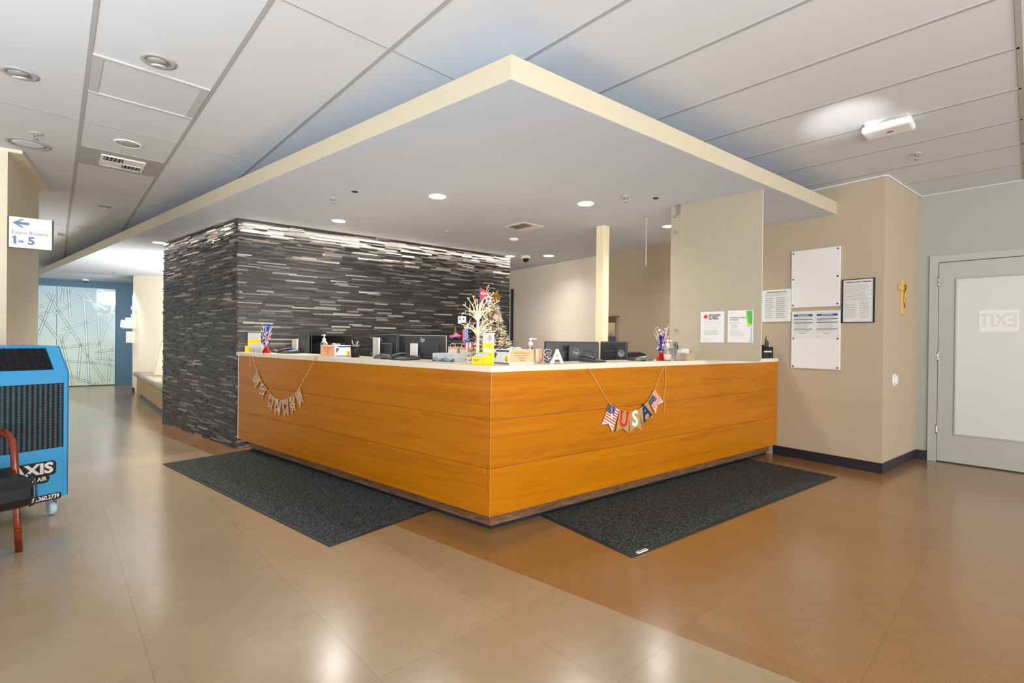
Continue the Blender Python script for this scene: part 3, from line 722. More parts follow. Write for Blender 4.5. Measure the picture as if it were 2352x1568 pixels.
# large perforated return grille between two T-bars
xa = G0 + .012; xb = G0 + .6096 - .012
ya = on_ceiling_frame(205, 208)[1]; yb = on_ceiling_frame(213, 120)[1]; ya, yb = min(ya, yb), max(ya, yb)
t = thing('air_grille', 'large perforated return air grille in the ceiling between two grey bars', 'air grille', FB @ T(xa, ya, H))
w, l = xb - xa, yb - ya
m = MB(); m.box(0, w, 0, .02, -.012, -.001); m.box(0, w, l - .02, l, -.012, -.001); m.box(0, .05, .02, l - .02, -.008, -.001); m.box(w - .05, w, .02, l - .02, -.008, -.001); m.build('frame', mat('grille_frame', '#bdbdbe', .5), t)
def perf():
    t_ = NT('perforated_sheet'); v_ = t_.n('TexVoronoi'); v_.inputs['Scale'].default_value = 95; v_.inputs['Randomness'].default_value = 0
    t_.l(t_.obj(), v_.inputs['Vector']); t_.base(t_.mix(t_.math('LESS_THAN', v_.outputs['Distance'], .3), lin('#cfd3d8'), lin('#85868a'))); return t_.done(.5, 0, .3)
m = MB(); m.box(.05, w - .05, .02, l - .02, -.004, -.001); m.build('perforated_sheet', perf(), t)
# supply register on a grey panel
yc = [on_ceiling_frame(185, 333)[1], on_ceiling_frame(178, 372)[1]]; ya, yb = min(yc), max(yc)
t = thing('supply_register', 'louvred supply register on a grey panel in the ceiling', 'air vent', FB @ T(xa, ya, H))
w, l = xb - xa, yb - ya
m = MB(); m.box(0, w, 0, l, -.004, -.0005); m.build('backing_panel', mat('register_panel', '#aeafb0', .5, .2), t)
m = MB(); fx0, fx1, fy0, fy1 = w * .28, w * .76, l * .24, l * .80
m.box(fx0 - .02, fx1 + .02, fy0 - .02, fy0, -.014, -.004); m.box(fx0 - .02, fx1 + .02, fy1, fy1 + .02, -.014, -.004); m.box(fx0 - .02, fx0, fy0, fy1, -.014, -.004); m.box(fx1, fx1 + .02, fy0, fy1, -.014, -.004); m.build('frame', M_white, t)
m = MB(); m.box(fx0, fx1, fy0, fy1, -.006, -.004); m.build('duct_opening', M_dgrey, t)
m = MB()
for k in range(10):
    x_ = fx0 + (fx1 - fx0) * (k + .5) / 10; y_ = (fy0, (fy0 + fy1) / 2 - .003) if k < 5 else ((fy0 + fy1) / 2 + .003, fy1)
    m.box(-.001, .001, y_[0], y_[1], -.014, .006, 0, T(x_, 0, -.012) @ RY(28))
m.box(fx0, fx1, (fy0 + fy1) / 2 - .002, (fy0 + fy1) / 2 + .002, -.016, -.006); m.box(fx0, (fx0 + fx1) / 2, (fy0 + fy1) / 2, fy1, -.012, -.007); m.box((fx0 + fx1) / 2, fx1, fy0, (fy0 + fy1) / 2, -.012, -.007)
m.build('louvre_set', M_white, t)
# small far vent
yc = on_ceiling_frame(140, 537)[1]; t = thing('air_vent', 'small flat ceiling vent far down the hall beside the grey bar', 'air vent', FB @ T(G0 - .45, yc, H))
m = MB(); m.box(0, .42, -.15, .15, -.008, -.001); m.build('frame', M_white, t); m = MB(); m.box(.03, .33, -.12, .12, -.0095, -.008); m.build('grille', M_ceil, t); m = MB(); m.box(.34, .42, -.13, .13, -.0095, -.008); m.build('damper', M_mgrey, t)

def sprinkler(u, v, z, lab, r=.04):
    p = gz(u, v, z); t = thing('fire_sprinkler', lab, 'sprinkler', Matrix.Translation(p))
    m = MB(); m.lathe([(r, 0), (r, -.003), (r * .5, -.008), (r * .3, -.009)], 22); m.build('escutcheon', M_silver, t)
    m = MB(); m.tube([(0, 0, -.005), (0, 0, -.02)], .008); m.tube([(-.012, 0, -.018), (-.014, 0, -.035), (0, 0, -.05)], .0035, 6); m.tube([(.012, 0, -.018), (.014, 0, -.035), (0, 0, -.05)], .0035, 6); m.lathe([(.018, -.05), (.018, -.053)], 16); m.build('head', M_steel, t)
sprinkler(2106, 352, H, 'chrome fire sprinkler in the ceiling above the door')
sprinkler(83, 306, H, 'chrome fire sprinkler beside the large round speaker', .045)
sprinkler(1437, 451, ZS, 'small fire sprinkler in the canopy between the downlight and the black hole')
sprinkler(1026, 531, ZS, 'small fire sprinkler in the canopy near the stone wall front', .034)
sprinkler(765, 455, ZS, 'small fire sprinkler in the canopy above the left downlight', .034)
sprinkler(262, 624, ZS, 'far small sprinkler above the cream hall wall', .05)
sprinkler(187, 521, H, 'small fire sprinkler in the ceiling beside the canopy at the far left', .05)
for (u, v, lab) in ((815, 440, 'small black ceiling hole left of the front downlight'), (1506, 455, 'small black ceiling hole right of the canopy sprinkler')):
    t = MB(); t.lathe([(.028, 0), (.028, -.003), (.02, -.004), (0, -.004)], 18); tag(t.build('ceiling_sensor', M_black, M=Matrix.Translation(gz(u, v, ZS))), lab, 'sensor')
# hanging chain
p = gz(1485, 497, ZS); ln = gz(1485, 497, ZS).y * (610 - 497) / FOC
t = thing('hanging_chain', 'thin pale chain hanging from the canopy', 'chain', Matrix.Translation(p))
m = MB(); m.lathe([(.014, 0), (.014, -.004), (.004, -.01)], 12); m.build('ceiling_hook', M_steel, t)
m = MB(); nl = 26
for k in range(nl):
    zc = -.012 - (k + .5) * (ln - .012) / nl; h_ = (ln - .012) / nl * .62
    pts = [(.006 * math.cos(a), 0, zc + h_ * math.sin(a)) for a in [i * PI / 4 for i in range(9)]]
    m.tube(pts, .0022, 5, 0, RZ(90 * (k % 2)))
m.build('links', mat('chain_white', '#d9d9d6', .4), t)
# canopy vent
p = gz(1203, 520, ZS); t = thing('air_vent', 'square white ceiling vent in the canopy', 'air vent', Matrix.Translation(p) @ RZ(AB - 0))
m = MB(); m.box(-.17, .17, -.17, .17, -.006, -.0005); m.build('frame', M_white, t, bevel=.003)
m = MB(); m.box(-.12, .02, -.12, .12, -.0075, -.006); m.build('duct_opening', M_black, t)
m = MB()
for k in range(7): m.box(-.12, .02, -.11 + k * .036, -.095 + k * .036, -.012, -.007, 0)
m.build('louvre_set', M_mgrey, t)
p = gz(1180, 548, ZS); t = thing('smoke_detector', 'round white smoke detector in the canopy behind the vent', 'smoke detector', Matrix.Translation(p))
m = MB(); m.lathe([(.065, 0), (.065, -.012), (.05, -.03), (.02, -.034), (0, -.034)], 28); m.build('housing', M_white, t); m = MB(); m.lathe([(.005, -.033), (.004, -.038)], 8, 0, T(.02, -.02, 0)); m.build('indicator', M_dgrey, t)
p = gz(1208, 588, ZS); t = thing('dome_camera', 'white and black dome security camera under the canopy', 'camera', Matrix.Translation(p))
m = MB(); m.lathe([(.075, 0), (.075, -.03), (.062, -.04)], 28); m.build('housing', M_white, t); m = MB(); m.lathe([(.052, -.038), (.05, -.06), (.036, -.083), (.015, -.094), (0, -.096)], 24); m.build('dome', mat('smoked_dome', '#0b0b0d', .08), t)
p = gz(197, 641, ZS); t = thing('dome_camera', 'tiny white and black dome camera high at the hall end', 'camera', Matrix.Translation(p))
m = MB(); m.lathe([(.06, 0), (.06, -.03), (.05, -.04)], 20); m.build('housing', M_white, t); m = MB(); m.lathe([(.035, -.038), (.03, -.06), (0, -.072)], 18); m.build('dome', M_black, t)
# white wall-mount style box on the ceiling
p = gz(2040, 280, H); t = thing('access_point', 'boxy white ceiling-mounted device beside the bright ceiling spot', 'ceiling device', Matrix.Translation(p) @ RZ(ANGG + 0))
m = MB(); m.box(-.125, .125, -.085, .085, -.022, -.0005); m.box(-.06, .125, -.085, -.080, -.03, -.0); m.build('mount', M_wht, t)
m = MB(); m.box(-.145, .145, -.095, .095, -.075, -.02); m.build('cover', mat('device_cover', '#e9e9ea', .3, var=0), t, bevel=.018, seg=3)
m = MB(); m.box(-.004, .03, -.01, .008, -.0765, -.0745); m.build('status_lights', M_black, t)

# ------------------------------------------------------------------ sign on the ribbed pillar
SGN = Vector((P1.x, P1.y)) + pv.normalized() * .02; FS = F(SGN, pang + 90 if False else 36)
_, sz1 = gp(22, 495.5, SGN, 36); _, sz0 = gp(22, 568, SGN, 36); sxr, _ = gp(122.5, 540, SGN, 36)
t = thing('exam_room_sign', 'white projecting sign with blue arrow on the ribbed pillar', 'sign', FS @ T(0, 0, sz0))
sh = sz1 - sz0
m = MB(); m.box(.006, sxr - .006, -.007, .007, .002, sh - .002); m.build('sign_face', M_wht, t)
m = MB(); m.box(-.004, .008, -.011, .011, 0, sh); m.build('end_cap', M_dgrey, t); m = MB(); m.box(sxr - .008, sxr + .002, -.011, .011, 0, sh); m.build('end_cap', M_dgrey, t)
m = MB(); m.box(.006, sxr - .006, -.009, .009, -.002, .004); m.build('bottom_rail', M_dgrey, t)
MSB = mat('sign_blue', '#5b7f9e', .5, var=.02)
m = MB(); ax, az, s_ = .03, sh * .80, sh
m.prism([(ax, az), (ax + .055, az + .037), (ax + .075, az + .037), (ax + .04, az + .011), (ax + .105, az + .011), (ax + .105, az - .011), (ax + .04, az - .011), (ax + .075, az - .037), (ax + .055, az - .037)], -.0085, -.007)
m.build('arrow', MSB, t)
m = MB(); m.text('Exam Rooms', .045, T(.022, -.0075, sh * .50), 1, .0006, 0, 'LEFT'); m.prism([(.0285, sh * .245 + .028), (.0285, sh * .245 + .017), (.042, sh * .245 + .022), (.042, sh * .245 + .034)], -.0082, -.007, 0); m.text('1- 5', .093, T(.022, -.0075, sh * .245), 0, .0006, .0035, 'LEFT', 1.02); m.build('lettering', [MSB, mat('sign_grey', '#8a97a0', .5)], t)

# ------------------------------------------------------------------ blue portable air conditioner
RC = Vector((-3.085, 3.40)); FA = F(RC, 62.9)
t = thing('portable_air_conditioner', 'big sky-blue portable air conditioner on casters at the left', 'air conditioner', FA)
def ona(u, v): return gp(u, v, RC, 62.9)
UW = .98; zb0 = .127; zf = .983; zt2 = 1.16
gx1, gz1 = ona(148, 879); _, gz0 = ona(148, 1025); gx0 = -UW + .05
def rectring(m, x0, x1, z0, z1, X0, X1, Z0, Z1, y0, y1): m.box(x0, X0, y0, y1, z0, z1); m.box(X1, x1, y0, y1, z0, z1); m.box(X0, X1, y0, y1, z0, Z0); m.box(X0, X1, y0, y1, Z1, z1)
m = MB(); m.prismx([(.03, zb0), (.03, zf - .01), (.16, zt2 - .03), (.16, zt2 - .02), (.62, zt2 - .02), (.62, zb0)], -UW + .006, -.006)
rectring(m, -UW, 0, zb0, zf, gx0, gx1, gz0, gz1, 0, .035)
m.prismx([(0, zb0), (0, zf), (.15, zt2), (.63, zt2), (.63, zb0)], -.012, 0); m.prismx([(0, zb0), (0, zf), (.15, zt2), (.63, zt2), (.63, zb0)], -UW, -UW + .012)
m.box(-UW, 0, .15, .63, zt2 - .02, zt2)
sl = math.hypot(.15, zt2 - zf); sa = math.degrees(math.atan2(zt2 - zf, .15))
MS = T(0, 0, zf) @ RX(sa - 90)      # local x along the width, local z up the slope
rectring2 = lambda x0, x1, z0, z1, X0, X1, Z0, Z1: [m.box(x0, X0, 0, .02, z0, z1, 0, MS), m.box(X1, x1, 0, .02, z0, z1, 0, MS), m.box(X0, X1, 0, .02, z0, Z0, 0, MS), m.box(X0, X1, 0, .02, Z1, z1, 0, MS)]
rectring2(-UW, 0, 0, sl, -UW + .06, -.075, .025, sl - .012)
m.build('cabinet', M_blue, t, bevel=.003)
m = MB(); m.box(gx0, gx1, .026, .03, gz0, gz1); m.build('filter', M_filter, t)
m = MB(); n_ = 34
for k in range(n_): x_ = gx0 + (gx1 - gx0) * (k + .5) / n_; m.box(x_ - .0075, x_ + .0055, .014, .022, gz0, gz1, 0)
for k in range(38): z_ = gz0 + (gz1 - gz0) * (k + .5) / 38; m.box(gx0, gx1, .010, .014, z_ - .0022, z_ + .0022, 1)
m.build('intake_grille', [M_slat, M_black], t)
m = MB(); m.box(-UW + .06, -.075, .012, .018, .025, sl - .012, 0, MS)
for k in range(9): z_ = .025 + (sl - .037) * (k + .5) / 9; m.box(-UW + .06, -.075, .002, .006, z_ - .0016, z_ + .0016, 1, MS)
for k in range(22): x_ = -UW + .06 + (UW - .135) * (k + .5) / 22; m.box(x_ - .0016, x_ + .0016, .004, .008, .025, sl - .012, 1, MS)
m.build('outlet_grille', [M_black, M_filter], t)
cx_, cz_ = ona(129, 1055); _, cz0 = ona(129, 1092)
m = MB()
def plate(m, x0, x1, z0, z1, y, mi, r=.02): m.prism([(x1 - r + r * math.cos(a), z0 + r + r * math.sin(a)) for a in (-PI / 2, -PI / 4, 0)] + [(x1 - r + r * math.cos(a), z1 - r + r * math.sin(a)) for a in (0, PI / 4, PI / 2)] + [(x0 + r + r * math.cos(a), z1 - r + r * math.sin(a)) for a in (PI / 2, PI * .75, PI)] + [(x0 + r + r * math.cos(a), z0 + r + r * math.sin(a)) for a in (PI, PI * 1.25, PI * 1.5)], y, 0, mi)
aw = .31; plate(m, cx_ - aw, cx_, cz_ - .098, cz_, -.0012, 0); plate(m, cx_ - aw - .05, cx_ - .035, cz_ - .145, cz_ - .085, -.0010, 0)
m.text('AXIS', .096, T(cx_ - .016, -.0013, cz_ - .05), 1, .0006, .004, 'RIGHT', 1.06); m.text('PORTABLE AIR', .037, T(cx_ - .05, -.0013, cz_ - .117), 1, .0006, .001, 'RIGHT', .86)
m.build('maker_decal', [M_black, M_wht], t, label='black decal with white AXIS lettering')
px_, pz_ = ona(141, 1128); m = MB(); plate(m, px_ - .285, px_, pz_ - .045, pz_, -.0012, 0, .015); m.text('1.888.360.2739', .040, T(px_ - .012, -.0013, pz_ - .0225), 1, .0006, .0012, 'RIGHT', .74); m.build('phone_decal', [M_black, M_wht], t, label='black decal with white telephone number')
for x_, y_ in ((-.07, .05), (-.07, .56), (-UW + .07, .05), (-UW + .07, .56)):
    m = MB(); m.box(x_ - .035, x_ + .035, y_ - .035, y_ + .035, zb0 - .012, zb0); m.box(x_ - .022, x_ - .017, y_ - .03, y_ + .03, .04, zb0 - .01); m.box(x_ + .017, x_ + .022, y_ - .03, y_ + .03, .04, zb0 - .01)
    c_ = m.build('caster', mat('caster_steel', '#b9cfe0', .3, .6), t)
    m = MB(); m.lathe([(.0, -.016), (.04, -.016), (.045, -.008), (.045, .008), (.04, .016), (0, .016)], 20, 0, T(x_, y_, .045) @ RY(90)); m.build('wheel', mat('caster_wheel', '#b8d3e8', .4), c_)

# ------------------------------------------------------------------ bentwood armchair
t = thing('armchair', 'black vinyl armchair with reddish bentwood arms at the left edge', 'chair', F((-2.80, 2.78), 62.9))
def side(x): return [(x, 0, 0), (x, .03, .2), (x, .055, .42), (x, .078, .56), (x, .10, .615), (x, .145, .645), (x, .22, .655), (x, .36, .645), (x, .43, .62), (x, .465, .55), (x, .47, .3), (x, .49, 0)]
for x_ in (0, -.60): m = MB(); m.tube(side(x_), .026, 10, 0, None, True, .62); m.build('arm_frame', M_chairw, t)
m = MB(); m.box(-.58, -.02, .2, .24, .33, .37); m.box(-.58, -.02, .40, .44, .33, .37); m.build('stretcher', M_chairw, t)
prof = [(.44, .37), (.2, .335), (-.1, .31), (-.22, .305), (-.275, .325), (-.305, .37), (-.30, .425), (-.265, .46), (-.2, .475), (.1, .465), (.44, .45)]
m = MB(); m.prismx(prof, -.56, -.035); m.build('seat', M_vinyl, t, bevel=.018, seg=3)
m = MB(); m.tube([(-.03, p[0], p[1]) for p in prof[3:9]], .005, 6); m.build('piping', M_dgrey, t)
m = MB(); m.prismx([(.34, .47), (.41, .46), (.51, .98), (.45, .99)], -.55, -.04); m.build('backrest', M_vinyl, t, bevel=.018, seg=3)

# ------------------------------------------------------------------ art glass and hall fittings
GLX0, GLX1 = -5.2, gp(264, 800, (BX.x, BX.y), AH)[0]
def onh(u, v): return gp(u, v, (BX.x, BX.y), AH)
_, gtop = onh(200, 660.5); 
t = thing('art_glass_panel', 'tall back-painted glass panel etched with crossing sticks at the hall end', 'art panel', FH @ T(0, .03, 0))
m = MB(); x_s, _ = onh(130, 700)
m.box(GLX0, x_s - .004, 0, .03, .02, gtop); m.box(x_s + .004, GLX1, 0, .03, .02, gtop); m.build('glass', M_glassw, t)
sticks = [((310, 730), (1171, 2064)), ((420, 752), (180, 1370)), ((190, 1065), (465, 1415)), ((190, 1060), (435, 988)), ((497, 658), (1222, 988)), ((560, 630), (527, 852)), ((630, 635), (662, 1105)),
          ((940, 733), (415, 1060)), ((850, 690), (1330, 1340)), ((1072, 660), (1104, 1697)), ((1330, 890), (1065, 1568)), ((1262, 782), (1330, 895)), ((870, 865), (947, 2120)), ((538, 1290), (1330, 1035)),
          ((190, 645), (210, 655)), ((185, 912), (265, 945)), ((635, 1315), (480, 1568)), ((1170, 712), (1090, 680)), ((718, 640), (724, 675)), ((962, 650), (965, 695))]
S2 = [((515, 1070), (625, 1515)), ((605, 1430), (820, 1505)), ((698, 1090), (665, 1482)), ((520, 1300), (868, 1322)), ((440, 1205), (818, 1150)),
      ((810, 1230), (978, 1205)), ((955, 1185), (928, 1482)), ((812, 1280), (978, 1290)), ((888, 1315), (978, 1350)), ((825, 1480), (828, 1530))]
m = MB()
for (a, bb) in [((60 + p[0][0] / 6.533, 560 + p[0][1] / 6.533), (60 + p[1][0] / 6.533, 560 + p[1][1] / 6.533)) for p in sticks] + [((p[0][0] / 3.7325, 480 + p[0][1] / 3.7325), (p[1][0] / 3.7325, 480 + p[1][1] / 3.7325)) for p in S2]:
    xa, za = onh(*a); xb, zb_ = onh(*bb); za, zb_ = min(za, gtop - .01), min(zb_, gtop - .01); za, zb_ = max(za, .03), max(zb_, .03); xa, xb = min(xa, GLX1 - .01), min(xb, GLX1 - .01)
    dx, dz = xb - xa, zb_ - za; n_ = math.hypot(dx, dz); ux, uz = dx / n_, dz / n_
    for o_, wd_, mi in ((0, .018, 1), (.019, .006, 0), (-.019, .006, 0)):
        cx, cz = -uz * o_, ux * o_
        m.prism([(xa + cx - uz * wd_ / 1.0 * .6, za + cz + ux * wd_ * .6), (xb + cx - uz * wd_ * .6, zb_ + cz + ux * wd_ * .6), (xb + cx + uz * wd_ * .6, zb_ + cz - ux * wd_ * .6), (xa + cx + uz * wd_ * .6, za + cz - ux * wd_ * .6)], -.004 - .002 * (mi == 0), .0, mi)
m.build('etched_sticks', [M_groove, mat('etched_core', '#dfe8e6', .2)], t)
def onhs(u, v): return gp(u, v, (hc0.x, hc0.y), hang)
bxx = hl - .12
def hbox(name, lab, cat, u0, u1, v0, v1, Y, d, material):
    a = at_depth(u0, Y); bb = at_depth(u1, Y); z1 = HC + (773.5 - v0) * Y / FOC; z0_ = HC + (773.5 - v1) * Y / FOC
    t = thing(name, lab, cat, F(a, 0, z0_)); return t, bb[0] - a[0], z1 - z0_
t, w, h = hbox('wall_box', 'cream wall box with papers sticking out, upper of two at the hall corner', 'wall box', 287, 303.5, 732, 757, 10.6, .1, 0)
m = MB(); m.box(0, w, 0, .12, 0, h); m.build('box_body', M_cream, t, bevel=.006); m = MB(); m.box(-.125, -.004, .02, .03, .07 * h, .75 * h, 0, RY(6)); m.box(-.11, -.004, .05, .06, .0 * h, .7 * h, 0, RY(-4)); m.build('papers', M_paper, t, label='white papers sticking out to the left')
t, w, h = hbox('wall_box', 'cream wall box, lower of two at the hall corner', 'wall box', 289.5, 302, 764, 790, 10.6, .1, 0)
m = MB(); m.box(.02, w, 0, .10, 0, h); m.build('box_body', M_cream, t, bevel=.006); m = MB(); m.box(0, .018, .0, .1, 0, h); m.build('side_frame', M_white, t)
t, w, h = hbox('thermostat', 'slim pale thermostat above the wall boxes at the hall corner', 'thermostat', 300, 303.5, 706, 731, 10.62, .05, 0)
m = MB(); m.box(0, w, 0, .03, 0, h); m.build('cover', M_silver, t, bevel=.003); m = MB(); m.box(w * .25, w * .75, -.003, 0, h * .3, h * .7); m.build('display', M_dgrey, t)
# upholstered bench beside the stone side wall
b0 = Vector(gz(313.4, 904.4, 0)[:2]); b1 = Vector(gz(369.8, 947.5, 0)[:2]); bang = math.degrees(math.atan2(b1.y - b0.y, b1.x - b0.x))
t = thing('upholstered_bench', 'long low wooden bench with taupe leather cushions in the hall', 'bench', F(b0, bang))
m = MB(); m.prismz([(.06, 0), (3.95, 0), (3.95, .5), (.56, .5)], 0, .37); m.build('bench_base', M_bench, t)
m = MB(); m.box(.6, 3.9, -.002, .48, 0, .06); m.build('plinth', M_base, t)
for k in range(4): m = MB(); m.prismz([(-.08 + k if k == 0 else k - .06, -.06), (.935 + k, -.06), (.935 + k, .5), (.5 if k == 0 else k - .06, .5)], .372, .475); m.build('seat_cushion', M_leather, t, bevel=.04, seg=3)
t = thing('throw_pillow', 'patterned beige cushion leaning at the back of the hall bench', 'cushion', F(at_depth(351, 9.3), 0, .48))
m = MB(); m.prism([(0, 0), (.3, 0), (.27, .95), (.24, .95)], 0, .1); m.build('cover', M_fabpat, t, bevel=.03)

# ================================================================== BUNTINGS
def bil(q, a, b):      # A B C E corner quad: A top left, B top right, C bottom right, E bottom left
    A, B, C_, E_ = q
    return ((A[0] * (1 - a) + B[0] * a) * (1 - b) + (E_[0] * (1 - a) + C_[0] * a) * b, (A[1] * (1 - a) + B[1] * a) * (1 - b) + (E_[1] * (1 - a) + C_[1] * a) * b)
def star(c, r, r2=.42, rot=0): return [(c[0] + (r if k % 2 == 0 else r * r2) * math.sin(rot + k * PI / 5), c[1] + (r if k % 2 == 0 else r * r2) * math.cos(rot + k * PI / 5)) for k in range(10)]
def smooth(pts, n=6):
    out = []
    for i in range(len(pts) - 1):
        p0 = Vector(pts[max(i - 1, 0)]); p1 = Vector(pts[i]); p2 = Vector(pts[i + 1]); p3 = Vector(pts[min(i + 2, len(pts) - 1)])
        for k in range(n):
            t_ = k / n; out.append(.5 * ((2 * p1) + (p2 - p0) * t_ + (2 * p0 - 5 * p1 + 4 * p2 - p3) * t_ ** 2 + (3 * p1 - p0 - 3 * p2 + p3) * t_ ** 3))
    out.append(Vector(pts[-1])); return out
def ppl(fr, ang, sx, ox, oy): return lambda p: gp(ox + p[0] / sx, oy + p[1] / sx, CC, ang)
# left garland: seven small burlap pennants
cv = ppl(FLW, ANGL, 5.6, 540, 700)
t = thing('pennant_garland', 'string of seven small burlap star pennants hung on the left wing of the desk', 'garland', FLW)
def strg(cvf, pts, y): return [(lambda q: (q[0], y, q[1]))(cvf(p)) for p in pts]
m = MB(); m.tube(smooth(strg(cv, [(232, 655), (295, 850), (345, 965), (415, 1075), (470, 1145), (530, 1195), (610, 1222), (700, 1195), (775, 1145), (845, 1060), (940, 885), (1030, 715), (1042, 680)], -.012)), .0022, 6); m.build('string', M_jute, t)
m = MB(); m.tube(smooth(strg(cv, [(160, 640), (195, 655), (207, 720), (211, 800)], -.013)), .002, 5); m.build('string_tail', M_jute, t)
m = MB(); x_, z_ = cv((1062, 670)); m.tube([(x_ + .014 * math.cos(a), -.014, z_ + .016 * math.sin(a)) for a in [k * PI / 6 for k in range(13)]], .002, 5); m.tube(smooth(strg(cv, [(1042, 690), (1085, 720), (1060, 655), (1030, 715)], -.015)), .002, 5); m.build('bow', M_jute, t)
PEN = [((292, 850), (348, 962), (260, 1085), (270, 988), (232, 975), 'd'), ((345, 975), (415, 1072), (358, 1228), (350, 1145), (322, 1135), 'p'), ((452, 1128), (525, 1190), (468, 1382), (470, 1310), (432, 1312), 's'),
       ((525, 1192), (610, 1225), (582, 1440), (560, 1378), (522, 1405), 'm'), ((610, 1225), (692, 1200), (700, 1428), (668, 1378), (640, 1438), 's'), ((700, 1200), (775, 1160), (790, 1370), (762, 1345), (740, 1414), 'p'), ((782, 1150), (845, 1062), (895, 1265), (858, 1235), (852, 1335), 'd')]
for i, (A, B, C_, N, E_, kind) in enumerate(PEN):
    q = [cv(p) for p in (A, B, C_, E_)]; nn = cv(N)
    m = MB(); m.prism([q[0], q[1], q[2], nn, q[3]], -.0105, -.009); fo = m.build('pennant', M_burlap, t)
    m = MB(); L_ = math.hypot(q[1][0] - q[0][0], q[1][1] - q[0][1])
    if kind == 's':
        c = bil(q, .5, .42); m.prism(star(c, L_ * .46), -.0112, -.0105, 0); m.build('red_star', M_red, fo); m = MB(); m.prism(star(c, L_ * .24), -.0124, -.0118, 0); m.build('navy_star', M_navy, fo); m = MB(); m.prism(star(c, L_ * .34), -.0118, -.0112, 1)
    elif kind == 'p':
        for a in range(4):
            for b_ in range(7):
                m.prism(star(bil(q, .14 + .24 * a + (.1 if b_ % 2 else 0), .06 + .12 * b_), L_ * .085), -.0112, -.0105, (a + b_) % 3)
    else:
        for k, (a, b_) in enumerate([(.3, .12), (.7, .3), (.35, .5), (.75, .62), (.4, .78), (.68, .1)]): m.prism(star(bil(q, a, b_), L_ * (.09 if kind == 'd' else .15)), -.0112, -.0105, (k * 2 + (1 if kind == 'm' else 2)) % 3)
    m.build('star_print', [M_red, M_wht if kind != 's' else M_burlap, M_navy], fo)
# right garland: U S A between two flags
cv = ppl(FRW, AR, 8.4, 1320, 840)
t = thing('pennant_garland', 'string of larger USA and flag pennants hung on the right wing of the desk', 'garland', FRW)
m = MB(); m.tube(smooth(strg(cv, [(235, 30), (420, 350), (650, 715), (845, 840), (1035, 880), (1215, 838), (1390, 672), (1520, 448), (1600, 230), (1690, 10)], -.014), 4), .002, 6); m.build('string', M_jute, t)
m = MB(); m.tube(smooth(strg(cv, [(1718, -20), (1735, 290), (1690, 600), (1715, 700), (1695, 900)], -.014)), .0022, 5); m.build('string_tail', M_jute, t)
FLG = [((650, 712), (850, 832), (705, 1262), (630, 1105), (500, 1125), 'f'), ((845, 850), (1035, 880), (1010, 1302), (900, 1195), (765, 1265), 'U'), ((1035, 880), (1225, 840), (1278, 1240), (1150, 1180), (1035, 1285), 'S'),
       ((1215, 835), (1390, 675), (1495, 992), (1370, 1010), (1285, 1150), 'A'), ((1395, 665), (1520, 450), (1690, 690), (1575, 745), (1540, 912), 'f')]
